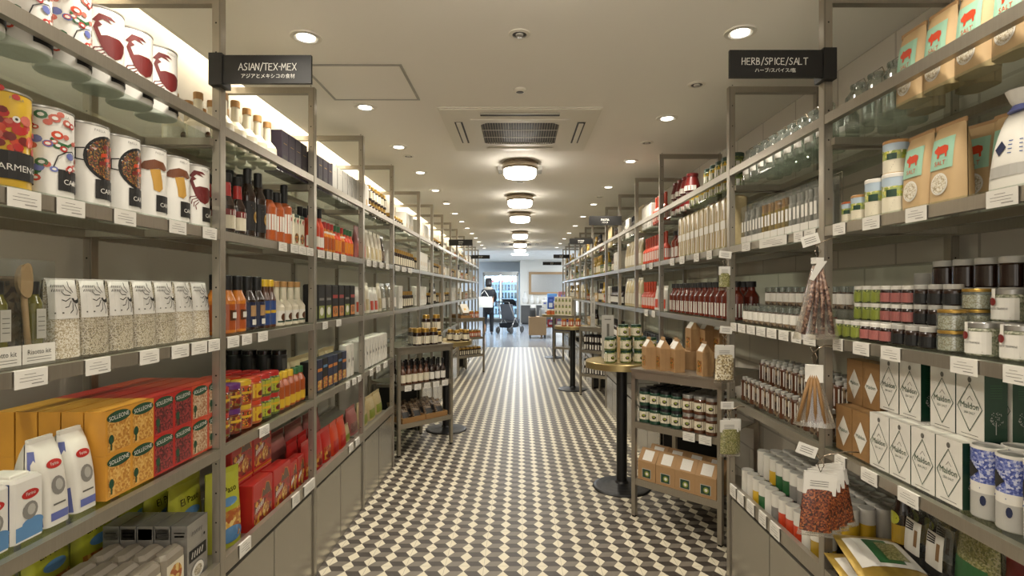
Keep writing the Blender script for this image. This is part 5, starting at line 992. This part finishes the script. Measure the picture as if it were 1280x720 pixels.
# ---------------------------------------------------------------- display tables in the gaps, round tables
def frame_table(A, B, depth, top, shelves, label, side):
    """A, B: ends of the edge facing the aisle, (x, y)"""
    a, b = Vector((A[0], A[1])), Vector((B[0], B[1])); u = (b-a).normalized(); W = (b-a).length; n = Vector((-u.y, u.x))
    mid = (a+b)/2
    if (n.x > 0) != (side > 0): n = -n
    ang = math.atan2(u.y, u.x); flip = 1 if n.dot(Vector((-u.y, u.x))) > 0 else -1
    t = link('display_table', None, None, (mid.x, mid.y, 0), (0, 0, ang)); tag(t, label, 'table')
    def Y(y0, y1): return tuple(sorted((flip*y0, flip*y1)))
    h = W/2
    for x in (-h, h-.026):
        for y in (0, depth-.026): link('leg', MB().box(x, x+.026, *Y(y, y+.026), .012, top-.04, 'steel').box(x+.003, x+.023, *Y(y+.003, y+.023), 0, .012, 'black').mesh('leg'), t)
    link('tabletop', MB().box(-h-.006, h+.006, *Y(-.006, depth+.006), top-.012, top, 'steel').box(-h, h, *Y(0, .022), top-.062, top-.012, 'steel').box(-h, h, *Y(depth-.022, depth), top-.062, top-.012, 'steel').box(-h, -h+.02, *Y(.022, depth-.022), top-.062, top-.012, 'steel').box(h-.02, h, *Y(.022, depth-.022), top-.062, top-.012, 'steel').mesh('tabletop'), t)
    for z in shelves: link('shelf', MB().box(-h+.026, h-.026, *Y(.004, depth-.004), z-.006, z, 'steel').box(-h+.026, h-.026, *Y(.003, .018), z-.04, z-.006, 'steel').box(-h+.026, h-.026, *Y(depth-.018, depth-.003), z-.04, z-.006, 'steel').mesh('shelf'), t)
    def at(x, y, z): p = mid+u*x+n*y; return (p.x, p.y, z)
    rz = math.atan2(n.y, n.x)-pi/2
    def put(key, desc, x, y, z, where, mid_='', r=0, sc=1, tilt=0):
        o = P[key].put(at(x, y, z+.0005), rz+r+rf.uniform(-.03, .03), sc, tilt); note(o, desc, where, mid_); return o
    def tg(x, z, w=.07):
        o = link('price_tag', tagmesh(w, .045), None, at(x, -.003, z-.004), (0, 0, rz)); o['category'] = 'price tag'; return o
    return put, tg, W
def round_table(x, y, label, r=.26, top=.915):
    t = link('round_table', None, None, (x, y, 0)); tag(t, label, 'table', 'round pedestal tables beside the aisle')
    b = MB().lathe([(.205, 0, 'iron'), (.208, .006, 'iron'), (.200, .014, 'iron')]+[(.200-.02*k+(.004 if k % 2 else 0), .016+.0025*k, 'iron') for k in range(1, 7)]+[(.05, .036, 'iron'), (.042, .05, 'iron')], 40)
    link('base', b.mesh('base'), t); link('pole', MB().lathe([(.038, .045, 'black'), (.038, top-.05, 'black')], 24).mesh('pole'), t)
    link('tabletop', MB().lathe([(.06, top-.06, 'brass'), (r-.01, top-.05, 'brass'), (r, top-.046, 'brass'), (r, top-.004, 'brass'), (r-.004, top, 'brass')], 48).mesh('tabletop'), t)
def stand_card(x, y, z, w, h, rz, label, text=False, m='grey_light', acr=False):
    b = MB().box(-w/2, w/2, -.003, .003, .004, h, m); b.box(-w/2, w/2, -.03, .03, 0, .004, 'acrylic')
    s = front(-.003); b.rect(s, -w*.08, h*.45, w*.12, h*.8, 'ink', 1, 1, .0006) if not acr else None
    for q in range(5): b.line(s, [(-w*.3, h*(.14+q*.05)), (w*.3, h*(.14+q*.05))], .003, 'ink')
    b.line(s, [(-w*.25, h*.9), (w*.25, h*.9)], .006, 'ink', .001)
    o = link('standing_card', b.mesh('standing_card'), None, (x, y, z), (0, 0, rz)); tag(o, label, 'card')
# first right table
put, tg, W = frame_table((.700, 3.42), (1.112, 3.0), .52, .93, (.60, .245), 'steel display table with kraft boxes and jars, first on the right', 1)
wt = 'first right display table'
for i, x in enumerate((-.215, -.115, -.02)): put('gable', 'kraft gable box', x, .075, .93, wt, 'front row', .9)
put('gable', 'kraft gable box', .165, .06, .93, wt, 'front row', .9)
for i, x in enumerate((-.165, -.075)): put('gable', 'kraft gable box', x, .16, .93, wt, 'second row', .9)
tag(link('kraft_riser', MB().cbox(-.16, .16, -.075, .075, 0, .115, 'kraft').mesh('kraft_riser'), None, (1.10, 3.40, .9305), (0, 0, -.8)), 'kraft box block that raises the rear gable boxes, first right table', 'riser')
for i, (x, y) in enumerate(((-.045, .26), (.045, .26), (.135, .26), (.0, .36), (.095, .36))): o = P['gable'].put((.906+.71*x+.70*y+.02, 3.21-.70*x+.71*y-.04, 1.046), -.785+.9); note(o, 'kraft gable box', wt, 'raised row')
for r in range(4):
    for l in range(2):
        for i in range(7): put('olive_dark' if i < 4 else 'olive_tan', 'green preserve jar, cream label' if i < 4 else 'brown preserve jar, cream label', -.222+i*.0732, .045+.078*r, .60+l*.1055, wt, ('front' if r == 0 else ORD[r])+' row '+('lower' if l == 0 else 'upper'))
for i in range(4): put('kraft_bag', 'kraft bag with white label', -.192+i*.128, .055, .245, wt, 'bottom shelf', 0, .93)
for i in range(4): put('kraft_bag', 'kraft bag with white label', -.192+i*.128, .165, .245, wt, 'bottom shelf second row', 0, .93)
for i, x in enumerate((.10, .20)): tg(x, .60, .075)['label'] = 'white price tag under the jars of first right display table, %s' % ('left of the two', 'right of the two')[i]
round_table(.735, 3.93, 'round brass topped table with black pole beside first right display table')
wt = 'first right round table'; dg = CAMZ
for l, row in enumerate(((768-8, 780, 797, 812), (768-8, 780, 797, 812), (777, 793))):
    for i, px in enumerate(row):
        d = 3.80 if l < 2 else 3.83; note(P['olive_jar'].put(((px+2-650)*d/680, d, .9155+.0885*l), rf.uniform(-.2, .2)), 'green preserve jar, cream label', wt, ('lower layer', 'middle layer', 'top layer')[l])
        if l < 2 and i < 3: note(P['olive_jar'].put(((px+2-650)*d/680+.03, d+.085, .9155+.0885*l), rf.uniform(-.2, .2)), 'green preserve jar, cream label', wt, ('lower layer', 'middle layer')[l]+' second row')
stand_card(.655, 4.06, .916, .09, .32, -.1, 'tall grey standing sign card behind jars on first right round table', True)
o = P['kraft_box'].put((.78, 4.06, .916), .1, (.8, .8, 1.9)); o['label'] = 'tall kraft box behind the stacked jars on first right round table'
# second right table
put, tg, W = frame_table((.805, 7.39), (1.20, 6.98), .45, .93, (.62, .30), 'steel display table with white labelled jars, second on the right', 1)
P['white_lab'] = jar('preserve_jar', .045, .10, 'brown_dark', 'black', .018, 'tag_white', (.1, .72), True, None, 10); wt = 'second right display table'
for z, nm in ((.62, 'middle shelf'), (.30, 'lower shelf')):
    for r in range(2):
        for l in range(2):
            for i in range(5): put('white_lab', 'dark jar, white label', -.2+i*.092, .06+.1*r, z+l*.1005, wt, nm+(' front' if r == 0 else ' rear')+(' lower' if l == 0 else ' upper'))
stand_card(.98, 7.32, .931, .06, .40, -.4, 'narrow standing sign card on second right display table')
round_table(.755, 7.80, 'round brass topped table with black pole beside second right display table')
P['tin_orange'] = jar('jam_jar', .04, .11, 'orange', 'paper', .03, 'blush', (.1, .7), True, None, 10); P['pale_carton'] = carton('cream_carton', 'carton', .085, .085, .12, 'cream', lambda b, s, w, h: (b.rect(s, -w*.3, h*.2, w*.3, h*.5, 'pickle'), b.ell(s, 0, h*.6, w*.2, w*.2, 'ink')), None, .004)
for i in range(3): note(P['f_amber'].put((.62+.1*i, 7.68, .9155)), 'amber jam jar, gold lid', 'second right round table')
# third right table and far round table
put, tg, W = frame_table((.66, 10.85), (1.02, 10.48), .30, .93, (.62, .30), 'steel display table with cream cartons, third on the right', 1); wt = 'third right display table'
for l in range(3):
    for i in range(5): put('pale_carton', 'cream carton with picture', -.23+i*.09, .10, .93+l*.1205, wt, ('lower layer', 'middle layer', 'top layer')[l])
for i in range(2):
    o = put('blue_basket', 'navy slatted crate', -.14+i*.28, .14, .62, wt)
round_table(.72, 11.5, 'farthest round brass topped table with black pole on the right')
for i in range(5): note(P['tin_orange'].put((.60+.085*i, 11.40, .9155)), 'orange jar, white lid', 'farthest right round table')
for i in range(4): note(P['tin_orange'].put((.62+.085*i, 11.50, .9155)), 'orange jar, white lid', 'farthest right round table', 'second row')
# first left table
put, tg, W = frame_table((-1.034, 4.62), (-.622, 5.045), .50, .93, (.60, .27), 'steel display table with honey bottles and trays, first on the left', -1); wt = 'first left display table'
for i, x in enumerate((-.06, .03, .12)): put('honey', 'gold lidded honey jar', x, .06, .93, wt, 'front row')
for i, x in enumerate((-.05, .04)): put('honey', 'gold lidded honey jar', x, .15, .93, wt, 'second row')
put('honey_s', 'small gold lidded honey jar', .20, .10, .93, wt)
tag(link('clear_riser', MB().box(-.15, .15, -.08, .08, 0, .11, 'acrylic').mesh('clear_riser'), None, (-.90, 5.16, .9305), (0, 0, .8)), 'clear block raising two honey jars on first left display table', 'riser')
for i in range(2): note(P['honey'].put((-.88+.085*i, 5.10+.07*i, 1.041), .8), 'gold lidded honey jar', wt, 'raised')
stand_card(-.985, 4.74, .931, .105, .29, .75, 'clear standing leaflet holder on first left display table', False, 'acrylic', True)
P['dark_vin'] = P['dark_wine']
for r in range(3):
    for i in range(8): put('amber' if i < 5 and r == 0 else 'dark_wine', 'brown bottle, cream label' if i < 5 and r == 0 else 'dark vinegar bottle', -.22+i*.062, .05+.065*r, .60, wt, 'middle shelf '+('front', 'second row', 'third row')[r])
def tray():
    b = MB().box(-.12, .12, -.15, .15, 0, .008, 'wood').box(-.12, .12, -.15, -.142, .008, .045, 'wood').box(-.12, .12, .142, .15, .008, .06, 'wood').box(-.12, -.112, -.142, .142, .008, .045, 'wood').box(.112, .12, -.142, .142, .008, .045, 'wood'); return Proto('wooden_tray', 'tray', [('wooden_tray', b)])
P['tray'] = tray(); P['snack'] = snack_bag(.085, .12, .045, 'packet_brown', 'dark')
for i, x in enumerate((-.125, .125)):
    put('tray', 'shallow wooden tray', x, .165, .27, wt, 'bottom shelf')
    for j in range(2):
        for k in range(3): put('snack', 'brown packet in a wooden tray', x-.06+.12*j, .055+.085*k, .292, wt, 'left tray' if i == 0 else 'right tray', 0, 1, -.5)
for i, x in enumerate((-.2, -.1, .0, .1, .2)): tg(x, .60, .07)['label'] = 'white price tag under the bottles of first left display table, %s from left' % ORD[i]
round_table(-.752, 5.55, 'round brass topped table with black pole behind first left display table')
for i, (x, y) in enumerate(((-.63, 5.42), (-.545, 5.47), (-.70, 5.48), (-.60, 5.56))): o = P['honey_s'].put((x, y, .9155)); note(o, 'small gold lidded honey jar', 'first left round table')
# second left table
put, tg, W = frame_table((-1.03, 9.05), (-.615, 9.48), .50, .95, (.62, .32), 'steel display table with trays of jars, second on the left', -1); wt = 'second left display table'
put('tray', 'shallow wooden tray', -.10, .18, .95, wt, 'table top'); o = P['white_box'].put((-.93, 9.36, 1.02), .8, (1.6, .6, .9), -.6); o['label'] = 'tilted white card box in the tray on second left table'
for i in range(4): put('f_amber', 'amber jam jar, gold lid', .08+.06*i, .10+.06*(i % 2), .95, wt, 'table top')
for z, nm in ((.62, 'middle shelf'), (.32, 'lower shelf')):
    for r in range(2):
        for i in range(6): put('f_amber' if z > .5 else 'f_honey', 'amber jam jar, gold lid' if z > .5 else 'dark honey jar, gold lid', -.22+i*.088, .07+.1*r, z, wt, nm+(' front' if r == 0 else ' rear'))
# ---------------------------------------------------------------- the hall beyond the aisle
def P3(px, py, d): return ((px-650)*d/680, d, CAMZ+(363-py)*d/680)
fr = link('drinks_fridge', None, None, (-.86, 24.55, 0)); tag(fr, 'tall two door glass fridge lit pale blue at the end of the aisle', 'fridge')
link('cabinet', MB().box(-.78, .78, .36, .40, 0, 2.2, 'fridge_glow').box(-.80, -.75, -.30, .40, 0, 2.2, 'silver').box(.75, .80, -.30, .40, 0, 2.2, 'silver').box(-.80, .80, -.30, .40, 2.12, 2.25, 'silver').box(-.80, .80, -.30, .40, 0, .14, 'grey_dark').mesh('cabinet'), fr)
light('AREA', 'fridge_light', (0, -.22, 2.08), 55, (.75, .88, 1), (radians(28), 0, 0), 1.4, fr, None, .12)
for s in (-1, 1):
    dr = link('door', MB().box(s*.39-.36, s*.39-.32, -.34, -.30, .16, 2.12, 'silver').box(s*.39+.32, s*.39+.36, -.34, -.30, .16, 2.12, 'silver').box(s*.39-.36, s*.39+.36, -.34, -.30, 2.06, 2.12, 'silver').box(s*.39-.36, s*.39+.36, -.34, -.30, .16, .22, 'silver').box(s*.39-.32, s*.39+.32, -.325, -.318, .22, 2.06, 'fridge_glass').mesh('door'), fr)
    link('handle', MB().box(s*.06-.012, s*.06+.012, -.39, -.34, .9, 1.4, 'steel').mesh('handle'), dr)
for k in range(5): link('shelf', MB().box(-.75, .75, -.2, .36, .34+.36*k, .355+.36*k, 'grey_light').mesh('shelf'), fr)
P['can_drink'] = jar('drink_can', .05, .2, 'silver', 'silver', .01, 'white', (.2, .8), True, None, 8); fc = ['lavender', 'pink', 'red', 'yellow_green', 'paper', 'blue_light']
for c in fc: P['dk_'+c] = jar('drink_bottle', .05, .25, c, 'paper', .03, 'paper', (.3, .6), True, None, 8)
for k in range(5):
    for i in range(10):
        c = fc[(i*2+k) % 6] if k == 4 else ('paper', 'blue_light', 'paper')[(i+k) % 3]
        note(P['dk_'+c].put((-.86-.66+.146*i, 24.47, .356+.36*k)), {'lavender': 'violet', 'pink': 'pink', 'red': 'red', 'yellow_green': 'lime', 'paper': 'white', 'blue_light': 'blue'}[c]+' drink bottle', '%s shelf of the glass fridge' % ORD[4-k])
# mirror in a wooden frame, dark cabinet with vases
x0, _, z1 = P3(661, 340, 23.15); x1, _, z0 = P3(720, 368, 23.15)
mr = link('framed_mirror', MB().box(x0, x1, 23.12, 23.19, z0, z0+.10, 'wood_pale').box(x0, x1, 23.12, 23.19, z1-.10, z1, 'wood_pale').box(x0, x0+.10, 23.12, 23.19, z0+.1, z1-.1, 'wood_pale').box(x1-.1, x1, 23.12, 23.19, z0+.1, z1-.1, 'wood_pale').mesh('wooden_frame')); mr.name = 'framed_mirror'
tag(mr, 'wide pale wooden framed mirror on the white far wall', 'mirror'); link('mirror_glass', MB().box(x0+.1, x1-.1, 23.16, 23.17, z0+.1, z1-.1, 'silver').mesh('mirror_glass'), mr)
t = link('low_cabinet', MB().box(.04, 1.30, 22.75, 23.19, .06, .80, 'grey_dark').box(.08, 1.26, 22.8, 23.19, 0, .06, 'dark').mesh('low_cabinet')); tag(t, 'dark low cabinet against the white far wall', 'cabinet')
link('cabinet_top', MB().box(.02, 1.32, 22.73, 23.19, .80, .84, 'paper').mesh('cabinet_top'), t)
for s in (0, 1): link('door', MB().box(.06+.62*s, .66+.62*s, 22.735, 22.75, .10, .78, 'grey_dark').mesh('door'), t)
P['vase'] = Proto('white_vase', 'vase', [('white_vase', MB().lathe([(.06, 0, 'white'), (.10, .08, 'white'), (.11, .2, 'white'), (.06, .34, 'white'), (.04, .40, 'white'), (.055, .44, 'white')], 16))])
for i, (x, s) in enumerate(((.22, 1.2), (.50, .9), (.74, .7))): o = P['vase'].put((x, 22.95, .84), 0, s); o['label'] = 'white vase on the dark far cabinet, %s' % ('tallest', 'middle sized', 'smallest')[i]
tag(link('tissue_box', MB().cbox(-.16, .16, -.1, .1, 0, .18, 'paper', .02).lathe([(.06, .18, 'white'), (.09, .24, 'white'), (.02, .30, 'white')], 10).mesh('tissue_box'), None, (1.05, 22.95, .84)), 'white box on the dark far cabinet below the mirror', 'box')
# wooden cart and sale table with packages
t = link('wooden_cart', MB().cbox(-.26, .26, -.26, .26, .10, .64, 'wood_pale', .01).mesh('wooden_cart'), None, (.52, 16.3, 0)); tag(t, 'square wooden bin on feet in the hall beyond the tiles', 'bin')
for sx in (-1, 1):
    for sy in (-1, 1): link('leg', MB().box(sx*.22-.02, sx*.22+.02, sy*.22-.02, sy*.22+.02, 0, .10, 'grey_dark').mesh('leg'), t)
for i, (x, y, c, nm) in enumerate(((.37, 16.13, 'grey_dark', 'dark'), (.40, 16.42, 'paper', 'white'), (.66, 16.15, 'grey_light', 'pale'), (.66, 16.45, 'cloth_grey', 'grey'))):
    b, s = pouch(.2, .26 if i != 1 else .34, .14, c, 8, 6, 3); o = link('wrapped_bundle', b.mesh('wrapped_bundle'), None, (x, y, .641), (0, 0, .3*i)); tag(o, '%s wrapped bundle standing in the wooden hall bin' % nm, 'bundle')
t = link('sale_table', MB().box(-.55, .55, -.3, .3, .72, .76, 'wood').mesh('sale_table'), None, (1.18, 16.9, 0)); tag(t, 'wooden sale table with bright packages in the hall', 'table')
for sx in (-1, 1):
    for sy in (-1, 1): link('leg', MB().box(sx*.52-.025, sx*.52+.025, sy*.27-.025, sy*.27+.025, 0, .72, 'wood').mesh('leg'), t)
link('shelf', MB().box(-.5, .5, -.27, .27, .28, .30, 'wood').mesh('shelf'), t)
i = 0
for x, y, z, w, h, c, nm in ((.76, 16.75, .761, .16, .34, 'paper', 'white'), (.94, 16.72, .761, .18, .46, 'blue', 'blue'), (1.13, 16.72, .761, .16, .26, 'red', 'red'), (1.30, 16.72, .761, .16, .34, 'white', 'pale'), (1.0, 16.95, .761, .3, .56, 'blue_light', 'light blue'), (1.32, 16.95, .761, .26, .62, 'pink', 'pink'), (1.55, 16.8, .761, .2, .5, 'yellow', 'yellow'), (.95, 16.8, .301, .2, .22, 'red', 'lower red'), (1.2, 16.8, .301, .2, .28, 'pink', 'lower pink'), (1.45, 16.8, .301, .2, .24, 'red_dark', 'lower dark red')):
    o = link('gift_package', MB().cbox(-w/2, w/2, -.05, .05, 0, h, c, .008).rect(front(-.05), -w*.3, h*.3, w*.3, h*.6, 'paper').rect(front(-.05), -w*.2, h*.7, w*.3, h*.85, 'lavender').mesh('gift_package'), None, (x, y, z), (0, 0, .1*(i % 3-1))); tag(o, '%s package on the wooden sale table in the hall' % nm, 'package', 'packages on the sale table'); i += 1
# ---------------------------------------------------------------- shopper with a bag and a pushchair
def skin_body(name, pts, edges, mat, root=0, sub=2):
    me = bpy.data.meshes.new(name); me.from_pydata([p[:3] for p in pts], edges, []); me.materials.append(MATS[mat])
    o = link(name, me); m = o.modifiers.new('skin', 'SKIN'); m.use_smooth_shade = True
    for i, p in enumerate(pts):
        sv = me.skin_vertices[0].data[i]; sv.radius = (p[3], p[4] if len(p) > 4 else p[3]); sv.use_root = i == root
    s = o.modifiers.new('sub', 'SUBSURF'); s.levels = 1; s.render_levels = sub
    return o
SX, SY = -1.02, 17.6
def person():
    # facing away (+y), leaning slightly to the pushchair
    pts = [(0, 0, .94, .15, .11), (0, .01, 1.12, .145, .10), (0, .03, 1.32, .175, .105), (0, .045, 1.44, .12, .085), (0, .055, 1.52, .05), (0, .075, 1.60, .085, .095), (0, .085, 1.69, .082, .095), (0, .085, 1.755, .05, .06),
           (.17, .04, 1.40, .06), (.21, .16, 1.17, .047), (.17, .36, 1.06, .036), (.15, .44, 1.05, .03, .042), (-.17, .04, 1.40, .06), (-.21, .16, 1.17, .047), (-.17, .36, 1.06, .036), (-.15, .44, 1.05, .03, .042),
           (.09, 0, .86, .092), (.10, .05, .48, .062), (.10, .0, .10, .042), (.10, .06, .035, .035), (.10, .17, .03, .028), (-.09, 0, .86, .092), (-.11, -.06, .48, .062), (-.12, -.22, .13, .042), (-.12, -.20, .05, .033), (-.12, -.08, .03, .028)]
    ed = [(0, 1), (1, 2), (2, 3), (3, 4), (4, 5), (5, 6), (6, 7), (2, 8), (8, 9), (9, 10), (10, 11), (2, 12), (12, 13), (13, 14), (14, 15), (0, 16), (16, 17), (17, 18), (18, 19), (19, 20), (0, 21), (21, 22), (22, 23), (23, 24), (24, 25)]
    for s, b in ((1, 11), (-1, 15)):
        for k in range(4):
            n = len(pts); x = s*(.165-.022*k)
            pts += [(x, .485, 1.06, .010), (x, .515, 1.04, .009), (x, .505, 1.012, .008)]; ed += [(b, n), (n, n+1), (n+1, n+2)]
        n = len(pts); pts += [(s*.112, .455, 1.045, .011), (s*.10, .49, 1.02, .009)]; ed += [(b, n), (n, n+1)]
    o = skin_body('person', pts, ed, 'skin'); o.location = (SX, SY, 0); tag(o, 'person seen from behind in dark coat and pale scarf beside a pushchair', 'person')
    coat = skin_body('coat', [(0, 0, .62, .20, .16), (0, 0, .94, .175, .13), (0, .01, 1.14, .165, .118), (0, .03, 1.33, .192, .122), (0, .045, 1.45, .125, .095), (.18, .04, 1.40, .075), (.215, .16, 1.17, .060), (.175, .345, 1.065, .05), (-.18, .04, 1.40, .075), (-.215, .16, 1.17, .060), (-.175, .345, 1.065, .05)], [(0, 1), (1, 2), (2, 3), (3, 4), (3, 5), (5, 6), (6, 7), (3, 8), (8, 9), (9, 10)], 'coat', 1); coat.parent = o
    sc = skin_body('scarf', [(-.12, .03, 1.47, .05), (0, -.05, 1.48, .06), (.12, .03, 1.47, .05), (0, .13, 1.47, .05)], [(0, 1), (1, 2), (2, 3), (3, 0)], 'cloth_beige', 1); sc.parent = o
    hr = skin_body('hair', [(0, .055, 1.60, .09, .085), (0, .06, 1.69, .102, .11), (0, .075, 1.765, .075, .085), (.05, -.0, 1.56, .06), (-.05, -.0, 1.56, .06)], [(0, 1), (1, 2), (0, 3), (0, 4)], 'hair', 1); hr.parent = o
    tr = skin_body('trousers', [(0, 0, .90, .15, .12), (.092, 0, .84, .102), (.10, .05, .48, .075), (.10, .02, .055, .064), (-.092, 0, .84, .102), (-.11, -.06, .48, .075), (-.12, -.20, .075, .064)], [(0, 1), (1, 2), (2, 3), (0, 4), (4, 5), (5, 6)], 'coat'); tr.parent = o
    for s, x, y, z, rx in ((1, .10, .07, .045, 0), (-1, -.12, -.14, .045, .0)):
        sh = skin_body('shoe', [(x, y-.10, .05, .042, .05), (x, y, .045, .04, .045), (x, y+.11, .035, .045, .032)], [(0, 1), (1, 2)], 'cloth_grey', 1, 2); sh.parent = o
person()
bg, s = pouch(.50, .34, .16, 'canvas', 10, 8, 6); bb = MB().merge(bg).xf(Matrix.Translation((0, 0, -.34)))
o = link('tote_bag', bb.mesh('tote_bag'), None, (SX-.10, SY-.27, 1.22)); tag(o, 'white canvas tote bag hanging at the back of the shopper', 'bag')
for y in (-.03, .03): link('strap', MB().tube([(-.13, y, -.02), (-.10, y, .10), (-.02, y+.12, .20), (.06, y, .10), (.13, y, -.02)], .010, 'canvas', 6).mesh('strap'), o)
pc = link('pushchair', None, None, (SX+.66, SY+.40, 0), (0, 0, -.5)); tag(pc, 'dark grey pushchair beside the shopper in the hall', 'pushchair')
link('seat', MB().add([(-.22, -.1, .45), (.22, -.1, .45), (.22, .3, .40), (-.22, .3, .40), (-.22, -.22, .95), (.22, -.22, .95), (-.22, -.16, .97), (.22, -.16, .97), (-.22, 0, .50), (.22, 0, .50), (.22, .3, .46), (-.22, .3, .46)], [(0, 3, 2, 1), (0, 1, 5, 4), (4, 5, 7, 6), (6, 7, 9, 8), (8, 9, 10, 11), (3, 11, 10, 2), (1, 2, 10, 9), (1, 9, 7, 5), (0, 8, 11, 3), (0, 4, 6, 8)], 'cloth_grey').mesh('seat'), pc)
hd = MB()
for k in range(6): hd.add([(x, -.22+.30*cos(a), .90+.24*sin(a)) for a in (pi/2-.3*k+.3, pi/2-.3*k) for x in (-.23, .23)], [(0, 1, 3, 2)], 'coat')
link('hood', hd.mesh('hood'), pc); link('frame', MB().tube([(-.23, -.42, 1.04), (-.23, -.1, .6), (-.23, .42, .12)], .013, 'silver', 8).tube([(.23, -.42, 1.04), (.23, -.1, .6), (.23, .42, .12)], .013, 'silver', 8).tube([(-.23, -.42, 1.04), (.23, -.42, 1.04)], .015, 'black', 8).tube([(-.23, -.3, .12), (-.23, 0, .52), (.23, 0, .52), (.23, -.3, .12)], .012, 'silver', 8).mesh('frame'), pc)
link('basket', MB().add([(-.2, -.25, .2), (.2, -.25, .2), (.2, .25, .2), (-.2, .25, .2), (-.22, -.28, .34), (.22, -.28, .34), (.22, .28, .34), (-.22, .28, .34)], [(0, 3, 2, 1), (0, 1, 5, 4), (1, 2, 6, 5), (2, 3, 7, 6), (3, 0, 4, 7)], 'coat').mesh('basket'), pc)
for x in (-.25, .25):
    for y in (-.3, .42):
        w = MB().lathe([(.03, -.02, 'grey_dark'), (.11, -.018, 'grey_dark'), (.12, 0, 'black'), (.11, .018, 'grey_dark'), (.03, .02, 'grey_dark')], 20); link('wheel', w.mesh('wheel'), pc, (x, y, .12), (0, pi/2, 0))
finish_labels()
